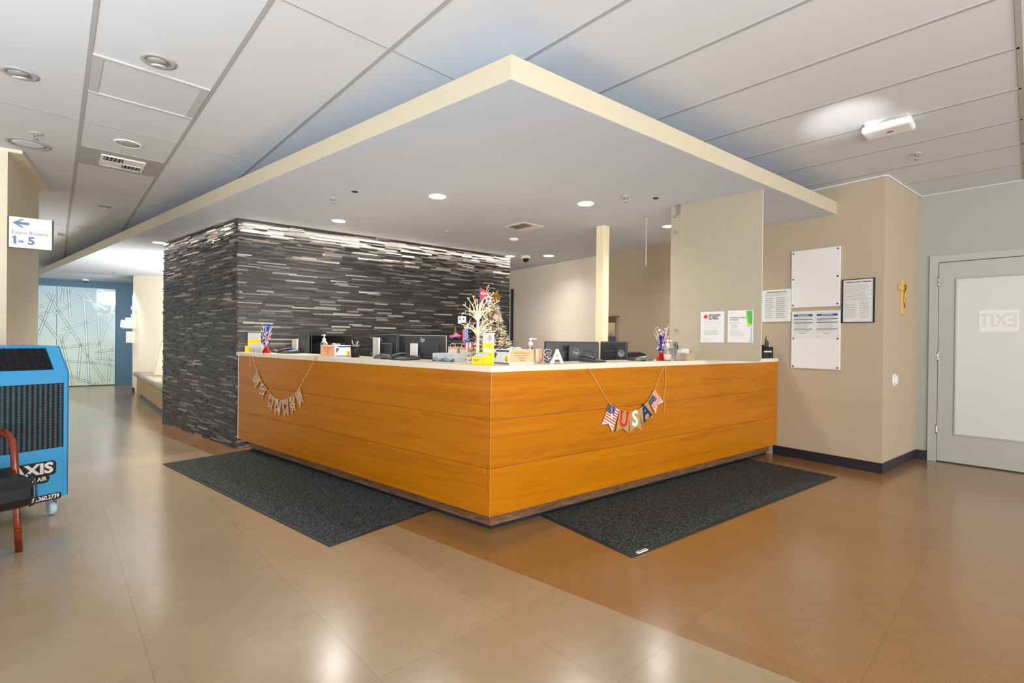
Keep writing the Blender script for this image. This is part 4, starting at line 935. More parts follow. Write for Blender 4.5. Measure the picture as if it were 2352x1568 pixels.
for i, (A, B, C_, N, E_, kind) in enumerate(FLG):
    q = [cv(p) for p in (A, B, C_, E_)]; nn = cv(N); y = -.011 - .002 * (i % 2)
    m = MB(); m.prism([q[0], q[1], q[2], nn, q[3]], y - .0015, y, 0); fo = m.build('pennant', M_wht if kind == 'f' else M_kraft, t)
    ang = math.atan2(q[1][1] - q[0][1], q[1][0] - q[0][0]); L_ = math.hypot(q[1][0] - q[0][0], q[1][1] - q[0][1])
    if kind == 'f':
        m = MB()
        for k in range(7):
            b0_, b1_ = .0 + k * .112, .056 + k * .112; a0_ = .62 if b1_ < .36 else 0.0
            m.prism([bil(q, a0_, b0_), bil(q, 1, b0_), bil(q, 1, b1_), bil(q, a0_, b1_)], y - .0022, y - .0015, 0)
        for a0_, a1_ in ((0, .3), (.7, 1)): m.prism([bil(q, a0_, .80), bil(q, a1_, .80), bil(q, a1_, .84), bil(q, a0_, .84)], y - .0022, y - .0015, 0)
        m.build('stripes', M_red, fo)
        m = MB(); m.prism([bil(q, 0, 0), bil(q, .62, 0), bil(q, .62, .40), bil(q, 0, .40)], y - .0026, y - .0015, 0); m.build('canton', M_navy, fo)
        m = MB()
        for a in range(5):
            for b_ in range(5): m.prism(star(bil(q, .07 + .12 * a, .05 + .075 * b_), L_ * .028), y - .0031, y - .0026)
        m.build('canton_stars', M_wht, fo)
        if i == 0:
            m = MB(); c = cv((680, 955)); s_ = .0075
            m.prism([(c[0] - 1.2 * s_, c[1] - 2.2 * s_), (c[0] + 1.0 * s_, c[1] - 2.4 * s_), (c[0] + 1.4 * s_, c[1] + .5 * s_), (c[0] + .9 * s_, c[1] + 1.8 * s_), (c[0] + .2 * s_, c[1] + 2.6 * s_), (c[0] - .5 * s_, c[1] + 1.8 * s_), (c[0] - 1.1 * s_, c[1] + .6 * s_)], y - .009, y - .004); m.build('wooden_tag', M_wht, fo)
            m = MB(); m.tube([(c[0] - .01, y - .007, c[1] + .075), (c[0] + .0, y - .007, c[1] + .018), (c[0] + .005, y - .007, c[1] + .075)], .0012, 5); m.build('tag_cord', M_wht, fo)
        else:
            m = MB(); c = cv((1520, 632)); m.lathe([(.017, 0), (.017, .004), (.012, .006), (0, .006)], 14, 0, T(c[0], y - .003, c[1]) @ RX(90)); m.build('button', mat('mauve_button', '#7a5870', .5, var=.2, vscale=90), fo)
    else:
        mt = {'U': M_red, 'S': M_wht, 'A': M_navy}[kind]; c = bil(q, .5, .40); MM = T(c[0], y - .002, c[1]) @ Matrix.Rotation(-ang, 4, 'Y')
        m = MB(); sz = L_ * 1.42; m.text(kind, sz, MM, 0, .0006, sz * .03, wx=.86 if kind != 'S' else .92)
        hh = sz * .36
        if kind == 'U': m.box(-L_ * .44, -L_ * .12, -.0006, .0006, hh * .86, hh * 1.06, 0, MM); m.box(L_ * .12, L_ * .44, -.0006, .0006, hh * .86, hh * 1.06, 0, MM)
        if kind == 'A': m.box(-L_ * .50, -L_ * .14, -.0006, .0006, -hh * 1.08, -hh * .88, 0, MM); m.box(L_ * .14, L_ * .50, -.0006, .0006, -hh * 1.08, -hh * .88, 0, MM)
        m.build('letter', mt, fo)

# ================================================================== THINGS BEHIND AND ON THE DESK
def monitor(lab, u0, u1, vt, Y, ang, h, style, stand=None, group='monitors at the reception desk'):
    P = at_depth((u0 + u1) / 2, Y); xa, zt_ = gp(u0, vt, P, ang); xb, _ = gp(u1, vt, P, ang); zt_ = gp((u0 + u1) / 2, vt, P, ang)[1]
    t = thing('monitor', lab, 'monitor', F(P, ang, WZ), group); z1 = zt_ - WZ; z0_ = z1 - h; w = xb - xa
    m = MB()
    if style == 'bulge':
        prof = [(-.045, z0_ + .05), (-.05, z0_ + h * .5), (-.04, z1 - .06), (-.012, z1 - .01), (.0, z1), (.0, z0_), (-.02, z0_)]; m.prismx(prof, xa + .01, xb - .01)
    else:
        m.box(xa, xb, -.012, .006, z0_, z1); m.box(xa + w * .16, xb - w * .14, -.04, -.01, z0_ + h * .1, z1 - h * .24)
    m.build('housing', M_dgrey if style != 'dark' else M_black, t, bevel=.008)
    m = MB(); m.box(xa - .002, xb + .002, .006, .016, z0_ - .003, z1 + .003); m.build('bezel', M_silver if style == 'slim' else M_black, t, bevel=.003)
    m = MB(); m.box(xa + .012, xb - .012, .0155, .0165, z0_ + .015, z1 - .012); m.build('screen', mat('screen_glass', '#0c1014', .1), t)
    sx = (xa + xb) / 2; sw = .075; st = M_dgrey; zs = z0_ + h * .72; yf = -.075
    if stand:
        Pp = Vector(P) + Vector((math.sin(rad(ang)), -math.cos(rad(ang)))) * .085
        sa_, zs = gp(stand[0], stand[2], Pp, ang); sb_, _ = gp(stand[1], stand[2], Pp, ang); sx = (sa_ + sb_) / 2; sw = max(.03, sb_ - sa_); zs -= WZ; st = {'s': M_silver, 'd': M_dgrey, 'w': mat('pale_stand', '#d9dbd9', .35)}[stand[3]]; yf = -.085
    m = MB(); m.box(sx - sw / 2, sx + sw / 2, yf - .012, yf + .006, .012, zs); m.build('stand_column', st, t, bevel=.003)
    m = MB(); m.box(min(sx, 0) - .015, max(sx, 0) + .015, yf, -.012, z0_ + h * .42, z0_ + h * .50); m.build('stand_arm', M_black, t)
    m = MB(); m.box(sx - .11, sx + .11, -.11, .08, 0, .012); m.build('stand_base', st, t, bevel=.004)
    c = ((xa + xb) / 2, z1 - h * .18)
    m = MB()
    if style == 'slim': m.text('hp', .062, T((xa + xb) / 2 + .01, -.0135, z1 - h * .12) @ Matrix(((1, 0, .2, 0), (0, 1, 0, 0), (0, 0, 1, 0), (0, 0, 0, 1))), 0, .0008, 0, wx=.72); m.build('logo', M_silver, t, label='silver hp lettering')
    elif style == 'hp':
        zc = zs - .062 if stand is None or stand[3] == 'd' else z1 - h * .3
        m.lathe([(.030, 0), (.030, .001), (.026, .001), (.026, 0)], 26, 0, T(sx, yf - .012, zc) @ RX(90)); m.text('hp', .036, T(sx, yf - .0125, zc), 0, .0006, 0); m.build('logo', mat('logo_grey', '#a4a8ac', .35, .3), t, label='round grey hp logo')
    elif style == 'bulge' or style == 'ring':
        m.lathe([(.017, 0), (.017, .001), (.014, .001), (.014, 0)], 20, 0, T(xa + w * .3, -.013 if style == 'ring' else -.05, c[1] + .01) @ RX(90)); m.lathe([(.017, 0), (.017, .001), (.014, .001), (.014, 0)], 20, 0, T(xa + w * .3, -.013 if style == 'ring' else -.05, c[1] - .022) @ RX(90)); m.build('logo', M_mgrey, t)
    elif style == 'dark':
        for (a, b_) in ((.1, .44), (.5, .86)): m.box(xa + w * a, xa + w * b_, -.046, -.04, z0_ + h * .2, z1 - h * .3)
        m.build('rear_ribs', M_dgrey, t, bevel=.01)
    return t
monitor('dark monitor seen almost edge-on beside its pale stand, at the left of the desk', 690, 713, 767, 5.5, -55, .34, 'bulge', (673, 684, 778, 'w'))
monitor('black monitor with ribbed back behind the left pump bottle', 719, 811, 769.5, 5.42, -36, .36, 'dark')
monitor('charcoal monitor with ring logo turned away, left of the silver-edged one', 866, 914, 768, 4.9, -58, .36, 'ring', (859, 872, 775, 'w'))
monitor('black monitor with silver edges and silver lettering near the white twig tree', 915, 1025, 770.5, 4.7, -8, .34, 'slim', (943, 960, 788, 's'))
monitor('wide black monitor with round logo on its stand, behind the letter blocks', 1252, 1375, 785, 4.32, 18, .33, 'hp', (1306, 1338, 793, 'd'))
monitor('smaller black monitor turned aside in front of the cream post', 1379.5, 1441, 785, 4.62, -30, .33, 'hp', (1416, 1440, 796, 'd'))

def office_chair(lab, u, v, Y, ang):
    P = at_depth(u, Y); zt_ = HC + (784 + (u - 1176) * ROLL - v) * Y / FOC
    t = thing('office_chair', lab, 'office chair', F(P, ang), 'office chairs behind the desk')
    m = MB(); m.prism([(-.2, zt_ - .5), (-.235, zt_ - .15), (-.2, zt_ - .03), (-.12, zt_), (.12, zt_), (.2, zt_ - .03), (.235, zt_ - .15), (.2, zt_ - .5)], -.05, .02); m.build('backrest', M_black, t, bevel=.02, seg=3)
    m = MB(); m.box(-.24, .24, -.02, .46, .43, .51); m.build('seat', M_black, t, bevel=.03)
    m = MB(); m.lathe([(.03, .08), (.03, .43)], 12, 0, T(0, .22, 0)); m.build('gas_column', M_dgrey, t)
    m = MB(); m.box(-.03, .03, -.045, -.02, .40, zt_ - .3); m.build('back_bar', M_dgrey, t)
    for k in range(5):
        a = 2 * PI * k / 5; m = MB(); m.tube([(0, .22, .09), (.28 * math.cos(a), .22 + .28 * math.sin(a), .065)], [.022, .016]); b_ = m.build('base_arm', M_dgrey, t)
        m = MB(); m.ball((.28 * math.cos(a), .22 + .28 * math.sin(a), .03), .03, 10, 6); m.build('caster', M_black, b_)
office_chair('black office chair showing its top behind the grey tissue box', 1082, 812, 5.25, 10)
office_chair('black office chair showing its top right of the smaller monitor', 1448, 811, 5.65, 20)

def phone(lab, u, Y, ang, screen=None, w=.17, hump=False, colr=None):
    P = at_depth(u, Y); t = thing('desk_phone', lab, 'telephone', F(P, ang, ZSL) @ Matrix.Diagonal((1, 1, .62 if not hump else .85, 1)), 'telephones on the desk'); c = colr or M_dgrey
    m = MB()
    if not hump:
        m.prismx([(-.08, 0), (-.08, .018), (.05, .05), (.08, .05), (.08, 0)], -w / 2, w / 2); m.build('base', c, t, bevel=.006)
        m = MB(); m.box(-w * .1, w * .38, 0, .05, 0, .004, 0, T(0, .0, .041) @ RX(14)); m.build('display', screen or M_black, t)
        m = MB(); m.tube(smooth([(-w * .36, -.075, .045), (-w * .36, -.02, .066), (-w * .36, .03, .075), (-w * .36, .08, .07)]), .017, 8); m.build('handset', c, t)
        m = MB()
        for k in range(12): m.box(-w * .08 + .024 * (k % 3), -w * .08 + .024 * (k % 3) + .016, -.07 + .014 * (k // 3), -.061 + .014 * (k // 3), .02 + .0047 * (k // 3), .027 + .0047 * (k // 3))
        m.build('keypad', M_mgrey, t)
    else:
        m.prism([(-w / 2, 0), (-w / 2, .012), (-w * .3, .038), (0, .05), (w * .28, .045), (w / 2, .022), (w / 2, 0), (w * .4, .008), (-w * .38, .008)], -.03, .03); m.build('handset', c, t, bevel=.008)
        m = MB(); m.box(-w * .45, w * .45, .035, .12, 0, .03); m.build('base', M_dgrey, t, bevel=.006)
        m = MB(); m.tube(smooth([(w * .45, .05, .012), (w * .62, .08, .006), (w * .6, .12, .006), (w * .4, .13, .01)]), .003, 6); m.build('cord', M_black, t)
phone('low dark phone with a long handset left of the blue-screen phone', 627, 5.33, -36, None, .20, True)
phone('black phone with a lit blue display at the left of the desk', 663, 5.12, -38, mat('phone_screen', '#5d9be0', .3, emit=.4), .19)
phone('grey curved phone handset in front of the ring-logo monitor', 881, 4.02, -36, None, .20, True, mat('phone_grey', '#5c6368', .3, .2))
phone('black flat phone in front of the silver-edged monitor', 930, 3.86, -38, None, .19)
phone('black phone in front of the wide monitor on the right wing', 1361, 3.9, 37, None, .15)
phone('grey curved phone handset left of the right-hand tinsel centrepiece', 1480, 4.24, 37, None, .19, True, mat('phone_taupe', '#77716c', .3, .2))

def maskbox(lab, u, Y, ang, L_, D, left):
    P = at_depth(u, Y); t = thing('mask_box', lab, 'box', F(P, ang, ZSL), 'face mask boxes with peach notices'); h = .102
    x0, x1 = (-L_, 0) if left else (0, L_)
    m = MB(); m.box(x0, x1, 0, D, 0, h); m.build('carton', M_wht, t, bevel=.002)
    m = MB(); m.box(x0 + .002, x1 - .002, -.0018, -.0004, .006 if left else .014, h - .002); m.build('peach_notice', M_orange, t, label='peach paper notice taped to the long side')
    m = MB()
    for i, s in enumerate(('Please take only what you need', 'be kind to one another for', 'other patients', 'Thank you')): m.text(s, .0105, T((x0 + x1) / 2, -.002, h * .76 - .0165 * i), 0, .0002, .0002)
    m.build('notice_lettering', M_red, t)
    M2 = RZ(90) if left else RZ(-90); ex0, ex1 = (0, D) if left else (-D, 0)
    m = MB(); m.box(ex0 + .03, ex1 - .004, -.001, 0, h * .83, h * .95, 0, M2); m.build('blue_band', M_blueink, t); m = MB(); m.box(ex0 + .004, ex1 - .004, -.001, 0, .003, .010, 0, M2); m.build('blue_band', M_blueink, t)
    m = MB(); m.text('P', .05, M2 @ T(ex0 + .024, -.001, h * .55), 0, .0006, .0022); m.build('lettering', M_navy, t)
    cx = ex1 - .028; m = MB(); m.lathe([(.020, 0), (.020, .001), (0, .001)], 22, 0, M2 @ T(cx, 0, h * .36) @ RX(90)); m.build('smiley', M_yel, t)
    m = MB(); m.box(cx - .007, cx - .004, -.0018, -.0008, h * .39, h * .46, 0, M2); m.box(cx + .004, cx + .007, -.0018, -.0008, h * .39, h * .46, 0, M2); m.tube([tuple(M2 @ Vector((cx + .011 * math.cos(a), -.0012, h * .36 + .011 * math.sin(a)))) for a in [PI + k * PI / 6 for k in range(7)]], .001, 4); m.build('smiley_face', M_dink, t)
    m = MB(); yc = D / 2; m.tube(smooth([(x0 + L_ * .25, yc, h), (x0 + L_ * .4, yc - .01, h + .012), (x0 + L_ * .55, yc + .01, h + .006), (x0 + L_ * .7, yc, h + .010), (x0 + L_ * .8, yc, h)]), .006, 6, 0, None, True); m.build('mask_edge', M_paper, t)
maskbox('white mask box with peach notice on the left wing beside a pump bottle', 769.5, 4.32, ANGL, .235, .16, True)
maskbox('white mask box with peach notice near the desk corner by the yellow leaflet holder', 1170.5, 3.30, AR, .215, .185, False)

def pump(lab, u, Y, h=.18, r=.034, tint=None, rot=0, lbl=None):
    P = at_depth(u, Y); t = thing('pump_bottle', lab, 'bottle', F(P, rot, ZSL), 'hand sanitizer pump bottles')
    m = MB(); m.lathe([(r * .9, 0), (r, .006), (r, h * .56), (r * .8, h * .65), (r * .42, h * .70), (r * .4, h * .73)], 24); m.build('body', M_clear, t)
    m = MB(); m.lathe([(r * .86, .004), (r * .93, .008), (r * .93, h * .48), (0, h * .48)], 24); m.build('gel', M_gel, t)
    m = MB(); m.lathe([(r * .5, h * .70), (r * .5, h * .80), (r * .42, h * .82), (r * .16, h * .83), (r * .16, h * .93), (r * .42, h * .935), (r * .42, h * .985), (r * .1, h)], 18); m.box(-r * .1, r * 1.25, -r * .16, r * .16, h * .94, h * .985); m.build('pump', M_wht, t)
    m = MB(); m.tube([(0, 0, .02), (0, 0, h * .7)], .003, 6); m.build('dip_tube', M_wht, t)
    if lbl:
        m = MB(); m.lathe([(r * 1.012, h * .06), (r * 1.012, h * .32)], 24); m.build('label_band', lbl, t)
pump('white pump bottle behind the left mask box', 744.5, 4.58, .20, .032, rot=180 + ANGL)
pump('white pump bottle rising behind the corner mask box', 1219, 3.72, .185, .036, rot=10)
pump('clear pump bottle beside the right-hand pen cup', 1533.5, 4.27, .185, .031, rot=10, lbl=mat('pink_label', '#eab9a8', .5))

def pencup(lab, u, Y, h, r, mt, pens, sq=False):
    P = at_depth(u, Y); t = thing('pen_cup', lab, 'pen cup', F(P, 20, ZSL)); n = 4 if sq else 20
    m = MB(); m.lathe([(r * .85, 0), (r, h), (r * .96, h), (r * .82, .004), (0, .004)], n, 0, RZ(45) if sq else None, not sq); m.build('cup', mt, t)
    m = MB(); m.lathe([(r * 1.03, h - .004), (r * 1.03, h), (r * .97, h), (r * .97, h - .004)], n, 0, RZ(45) if sq else None, not sq); m.build('rim', M_steel if mt is not M_clear else M_mgrey, t)
    q = random.Random(int(u))
    for i, pm in enumerate(pens):
        a = q.uniform(0, 6.28); rr = r * .5; m = MB(); m.tube([(-rr * .4 * math.cos(a), -rr * .4 * math.sin(a), .006), (rr * 1.5 * math.cos(a), rr * 1.5 * math.sin(a), h * q.uniform(1.25, 1.5))], .0042, 7); m.build('pen', pm, t)
    return t
pencup('black mesh pen cup right of the left mask box', 816, 4.3, .10, .04, mat('black_mesh', '#1b1b1c', .5, .4), [M_black, M_black, M_silver, M_mgrey, M_black, M_silver, M_dgrey])
t = pencup('clear square pen cup with scissors beside the hanging panel', 1551, 4.40, .105, .05, M_clear, [M_black, M_black, M_mgrey, M_silver], True)
m = MB()
for sx_ in (-.012, .012): m.tube([(sx_ + .011 * math.cos(a), 0, .150 + .014 * math.sin(a)) for a in [k * PI / 6 for k in range(13)]], .003, 6)
m.tube([(0, 0, .01), (.0, 0, .138)], .004, 6); m.build('scissors', M_dgrey, t)

# tissue boxes
def tissue(lab, u, Y, ang, L_, D, h, mt, wave, z=ZSL):
    P = at_depth(u, Y); t = thing('tissue_box', lab, 'tissue box', F(P, ang, z)); m = MB(); m.box(-L_, 0, 0, D, 0, h); m.build('carton', mt, t, bevel=.002)
    if wave:
        m = MB()
        for k, mi in ((0, 0), (1, 1)):
            pts = [(-L_ + L_ * i / 16, h * (.42 - .2 * k + .2 * math.sin(i * .8 + k * 1.8))) for i in range(17)]
            m.prism([(-L_, 0)] + pts + [(0, 0)], -.0012 - .0006 * k, 0, mi)
        m.build('wave_print', [mat('wave_grey', '#8f9ba3', .5), mat('wave_slate', '#5c6a75', .5)], t)
    m = MB(); m.lathe([(.035, h), (.02, h + .003), (0, h + .001)], 16, 0, T(-L_ / 2, D / 2, 0)); m.build('tissue', M_paper, t)
tissue('grey tissue box with wave print in front of the silver-edged monitor', 1044, 3.56, ANGL, .235, .115, .062, mat('tissue_grey', '#b9c0c4', .5), True)
tissue('beige and white tissue box beside the hanging panel', 1597, 4.47, AR, .13, .10, .065, mat('tissue_beige', '#b59f82', .5, var=.3, vscale=30), False)
P = at_depth(1580, 4.62)
t = thing('paper_stack', 'white paper stack on the worktop behind the beige tissue box', 'papers', F(at_depth(1566, 4.52), AR, ZSL)); m = MB(); m.box(0, .12, .0, .05, 0, .105); m.build('sheets', M_paper, t)
t = thing('note_pad', 'small white note block beside the yellow leaflet holder', 'note pad', F(at_depth(1080, 3.36), ANGL, ZSL)); m = MB(); m.box(-.02, .02, 0, .05, 0, .02); m.build('sheets', M_paper, t)

# yellow leaflet holders
P = at_depth(1111, 3.22)
t = thing('leaflet_holder', 'bright yellow leaflet holder with tall card at the desk corner', 'leaflet holder', F(P, -36, ZSL))
m = MB(); m.box(-.105, 0, 0, .003, 0, .052); m.prismx([(0, 0), (0, .052), (.03, .068), (.075, .06), (.085, 0)], -.003, 0); m.prismx([(0, 0), (0, .052), (.085, .075), (.085, 0)], -.105, -.102); m.box(-.105, 0, .08, .083, 0, .08); m.box(-.105, 0, 0, .083, 0, .002); m.build('tray', M_yel, t)
m = MB(); lines(m, -.09, -.03, .02, .036, 2, -.0006, 0); m.build('tray_lettering', M_dink, t)
m = MB()
for k in range(5): m.box(-.098, -.008, .012 + k * .012, .0135 + k * .012, .004, .066 + .004 * k, 0, T(0, 0, 0) @ RX(-6))
m.build('leaflets', M_paper, t)
cw = .078; MC = T(-.09, .10, .0) @ RZ(34) @ RX(-2)
arcp = [(cw / 2 + cw / 2 * math.cos(a), .132 + .016 * math.sin(a)) for a in [k * PI / 8 for k in range(9)]]
m = MB(); m.box(0, cw, 0, .002, 0, .215, 0, MC); m.build('back_card', M_paper, t)
m = MB(); m.prism([(0, 0), (cw, 0)] + arcp, -.001, 0, 0, MC); m.build('yellow_front', M_yel, t)
m = MB(); m.box(cw * .1, cw * .88, -.0016, -.001, .082, .106, 0, MC); m.build('white_strip', M_wht, t)
m = MB(); lines(m, cw * .25, cw * .8, .118, .132, 2, -.0014, 0); o_ = m.build('card_lettering', M_dink, t); o_.matrix_local = MC
m = MB(); lines(m, cw * .08, cw * .45, .155, .21, 5, -.0006, 0); o_ = m.build('card_print', M_faint, t); o_.matrix_local = MC
m = MB(); m.prism([(cw * .62 + .022 * math.cos(a) * .7, .178 + .026 * math.sin(a)) for a in [k * PI / 10 for k in range(20)]], -.001, 0, 0, MC); m.build('card_picture', M_faint, t)
P = at_depth(584, 5.4)
t = thing('leaflet_holder', 'white and yellow leaflet card stand at the far left end of the worktop', 'leaflet holder', F(P, -4, ZSL))
cw = .15; m = MB(); m.box(-cw / 2, cw / 2, 0, .003, 0, .215); m.build('back_card', M_paper, t, bevel=.001)
m = MB(); m.prism([(-cw / 2, 0), (cw / 2, 0), (cw / 2, .125)] + [(cw / 2 * math.cos(a), .125 + .022 * math.sin(a)) for a in [k * PI / 8 for k in range(9)]], -.0012, 0); m.build('yellow_front', M_yel, t)
m = MB(); m.box(-cw * .36, cw * .36, -.0022, -.0012, .03, .10); m.build('white_panel', M_paper, t)
m = MB(); m.box(-cw / 2, -cw / 2 + .025, -.05, .0, 0, .07); m.box(-cw / 2, cw / 2, -.05, -.0, 0, .004); m.build('tray', M_yel, t)
t = thing('card_holder', 'clear card holder full of white cards before the leaflet stand at the left end', 'card holder', F(at_depth(572, 5.25), -20, ZSL))
m = MB(); m.box(0, .17, 0, .003, 0, .05); m.box(0, .17, .06, .063, 0, .07); m.box(0, .003, 0, .06, 0, .06); m.box(.167, .17, 0, .06, 0, .06); m.box(.03, .033, 0, .06, 0, .06); m.build('holder', M_clear, t)
m = MB()
for k in range(3): m.box(.036, .155, .012 + k * .016, .022 + k * .016, .004, .08 + .01 * k, 0, RX(-8) @ RY(-2 * k))
m.build('cards', M_paper, t)

# patriotic tinsel centrepieces
def tinsel(lab, u, Y, h, seed, loose):
    P = at_depth(u, Y); q = random.Random(seed); t = thing('tinsel_centrepiece', lab, 'decoration', F(P, 0, ZSL), 'red white and blue tinsel centrepieces')
    m = MB(); m.lathe([(.04, 0), (.043, .01), (.03, .035), (.012, .06)], 11, 0, None, False)
    for k in range(16): a = k * .39; m.add([(.012 * math.cos(a - .3), .012 * math.sin(a - .3), .05), (.012 * math.cos(a + .3), .012 * math.sin(a + .3), .05), (.045 * math.cos(a), .045 * math.sin(a), .085 + .02 * q.random()), (.02 * math.cos(a), .02 * math.sin(a), .06)], [(0, 1, 2), (0, 2, 3), (1, 3, 2), (0, 3, 1)])
    m.build('foil_base', M_rfoil, t)
    def stars(m, n, z0_, z1, sp, off, s0):
        for k in range(n):
            a = q.uniform(0, 6.28); r_ = sp * math.sqrt(q.random()); c = Vector((r_ * math.cos(a) + off, r_ * math.sin(a), q.uniform(z0_, z1)))
            R = Matrix.Translation(c) @ Matrix.Rotation(q.uniform(0, 6), 4, 'Z') @ Matrix.Rotation(q.uniform(-.9, .9), 4, 'X'); m.prism(star((0, 0), s0 * q.uniform(.7, 1.2), .4, q.random()), -.0006, .0006, 0, R)
    m = MB(); stars(m, 46, .09, h - .01 if not loose else h * .72, .026, 0, .018); m.build('blue_stars', M_bfoil, t)
    m = MB(); stars(m, 26, .10, h, .04, .004, .014); m.build('silver_stars', M_wfoil, t)
    m = MB(); stars(m, 14, .12, h * .85, .036, .012, .016); m.build('red_stars', M_rfoil, t)
    m = MB()
    for k in range(14):
        a = q.uniform(0, 6.28); l_ = q.uniform(.7, 1.05) * h; sp = .055 if not loose else .065
        m.tube(smooth([(0, 0, .06), (.012 * math.cos(a), .012 * math.sin(a), l_ * .5), (sp * math.cos(a), sp * math.sin(a), l_)], 4), .0014, 4)
    m.build('wire_sprays', M_wfoil, t)
tinsel('red white and blue tinsel centrepiece on the left end of the worktop', 612, 5.12, .305, 3, False)
tinsel('red white and blue tinsel centrepiece beside the hanging panel', 1519, 4.34, .30, 9, True)

# wooden letter blocks U S A
for ch, u, Y, ang, mt, lab in (('U', 1239, 3.58, 62, mat('red_stripe_letter', '#c9a9a0', .6, var=.45, vscale=55), 'striped wooden letter U standing on the worktop, first of the letter blocks'), ('S', 1257.5, 3.52, 8, M_navy, 'navy wooden letter S standing on the worktop, middle of the letter blocks'), ('A', 1280, 3.52, 4, M_wht, 'white wooden letter A standing on the worktop, last of the letter blocks')):
    P = at_depth(u, Y); t = thing('letter_block', lab, 'letter', F(P, ang, ZSL), 'wooden letter blocks')
    s_ = .132; MM = T(0, 0, s_ * .365)
    m = MB(); m.text(ch, s_, MM, 0, .012, .006, wx=.92); m.build('wood_body', mat('letter_wood', '#e3c9a2', .6), t)
    m = MB(); m.text(ch, s_, MM @ T(0, -.0135, 0), 0, .001, .003, wx=.92)
    fo = m.build('painted_face', mt, t)
    if ch == 'S':
        m = MB()
        for c in ((-.018, .068), (0.0, .05), (.014, .038)): m.lathe([(.0045, 0), (.0045, .001)], 10, 0, T(c[0], -.0145, c[1]) @ RX(90))
        m.prism(star((.028, .014), .019), -.022, -.016, 0); m.build('white_stars', M_wht, fo)
    if ch == 'A':
        m = MB()
        for k in range(7):
            z_ = .012 + k * .012; w_ = .033 - k * .0035
            m.tube([(-w_ + 2 * w_ * i / 6, -.0148, z_ + (.0025 if i % 2 else -.0025)) for i in range(7)], .0007, 4)
        m.build('zigzag_print', M_faint, fo)

# white twig tree with fairy lights
TP = at_depth(1097, 3.5); SCL = 3.5 / FOC
t = thing('twig_tree', 'small white twig tree with warm fairy lights on the worktop corner', 'tree', F(TP, 0, ZSL))
def tp(u, v, y=0): return Vector(((u - 1097) * SCL, y, HC + (783 - v) * SCL - ZSL))
m = MB(); m.tube([(0, 0, 0), (0, 0, .06), (.002, 0, .16), (.0, .004, .26), (.002, .002, tp(0, 735).z)], [.018, .014, .012, .011, .010], 10); m.lathe([(.05, 0), (.05, .006), (.02, .012)], 16); m.build('trunk', M_twig, t)
q = random.Random(11); ends = [(1085, 683), (1073, 688), (1062, 703), (1050, 745), (1116, 676), (1122, 658), (1135, 676), (1148, 693), (1130, 716), (1106, 690), (1096, 692), (1058, 722), (1128, 760), (1140, 764), (1078, 720), (1072, 748), (1120, 735), (1064, 757), (1135, 740), (1112, 705)]
for i, (u, v) in enumerate(ends):
    e_ = tp(u, v, q.uniform(-.09, .09)); zb_ = tp(0, 735 if v < 730 else 772).z + q.uniform(-.03, .02); s_ = Vector((0, 0, zb_)); mid = Vector((e_.x * .42, e_.y * .45, zb_ + (e_.z - zb_) * .55 + .012))
    pts = smooth([tuple(s_), tuple(mid), tuple(e_)], 6); m = MB(); m.tube(pts, [.0055 - .0038 * k / (len(pts) - 1) for k in range(len(pts))], 6)
    for k in range(3):
        b_ = pts[4 + 3 * k if 4 + 3 * k < len(pts) else -2]; d_ = Vector((q.uniform(-.035, .035), q.uniform(-.03, .03), q.uniform(.015, .05))); m.tube([tuple(b_), tuple(b_ + d_ * .6 + Vector((0, 0, .006))), tuple(b_ + d_)], [.0025, .002, .0014], 5)
    br = m.build('branch', M_twig, t)
    m = MB()
    for k in range(3): c = pts[3 + 4 * k if 3 + 4 * k < len(pts) else -1]; m.ball(tuple(c + Vector((0, -.004, .004))), .0045, 6, 4)
    m.build('fairy_light', M_led, br)
lamp('twig_tree_glow', 'POINT', (TP[0] + .02, TP[1], ZSL + .38), .45, (1, .66, .30), None, shadow_soft_size=.06)
def orn(lab, u, v, y=-.07, cord=.03):
    p = tp(u, v, y); o = thing('hanging_ornament', lab, 'ornament', F((TP[0] + p.x, TP[1] + p.y, ZSL + p.z)), 'ornaments on the white twig tree')
    if cord:
        m = MB(); m.tube([(-.003, 0, 0), (-.004, .004, cord * .6), (0, .01, cord), (.004, .004, cord * .6), (.003, 0, 0)], .001, 4); m.build('cord', M_jute, o)
    return o
o = orn('red pennant ornament with white writing at the top of the twig tree', 1103, 665, -.05, 0); s_ = SCL
m = MB(); m.prism([(0, 0), (23 * s_, -13 * s_), (0, -31 * s_)], -.0015, .0015); m.build('pennant', M_red, o); m = MB(); m.box(-2.2 * s_, 0, -.002, .002, -31 * s_, .5 * s_); m.build('pole_band', M_navy, o); m = MB(); m.text('iCare', .024, T(9.2 * s_, -.002, -13 * s_), 0, .0004, .0004); m.build('lettering', M_wht, o)
o = orn('white wooden star ornament with red star centre', 1122, 691, -.07)
m = MB(); m.prism(star((0, 0), 11.5 * s_, .5), -.002, .002); m.build('star_plate', M_wht, o); m = MB(); m.prism(star((0, 0), 6 * s_, .45), -.0035, -.002); m.build('red_star', M_red, o)
o = orn('round blue ornament beside the red pennant', 1101.5, 695, -.06, 0); m = MB(); m.lathe([(3.8 * s_, -.002), (3.8 * s_, .002)], 16, 0, RX(90)); m.build('disc', mat('blue_disc', '#20419b', .4), o); m = MB(); m.tube([(0, 0, -.011), (-.006, 0, -.05)], .003, 6); m.build('stick', mat('stick_blue', '#3d5aa6', .5), o)
o = orn('square white ornament with two dark dots left on the twig tree', 1063, 731, -.07); m = MB(); m.box(-9 * s_, 9 * s_, -.003, .003, -14 * s_, 0); m.build('plaque', M_wht, o); m = MB()
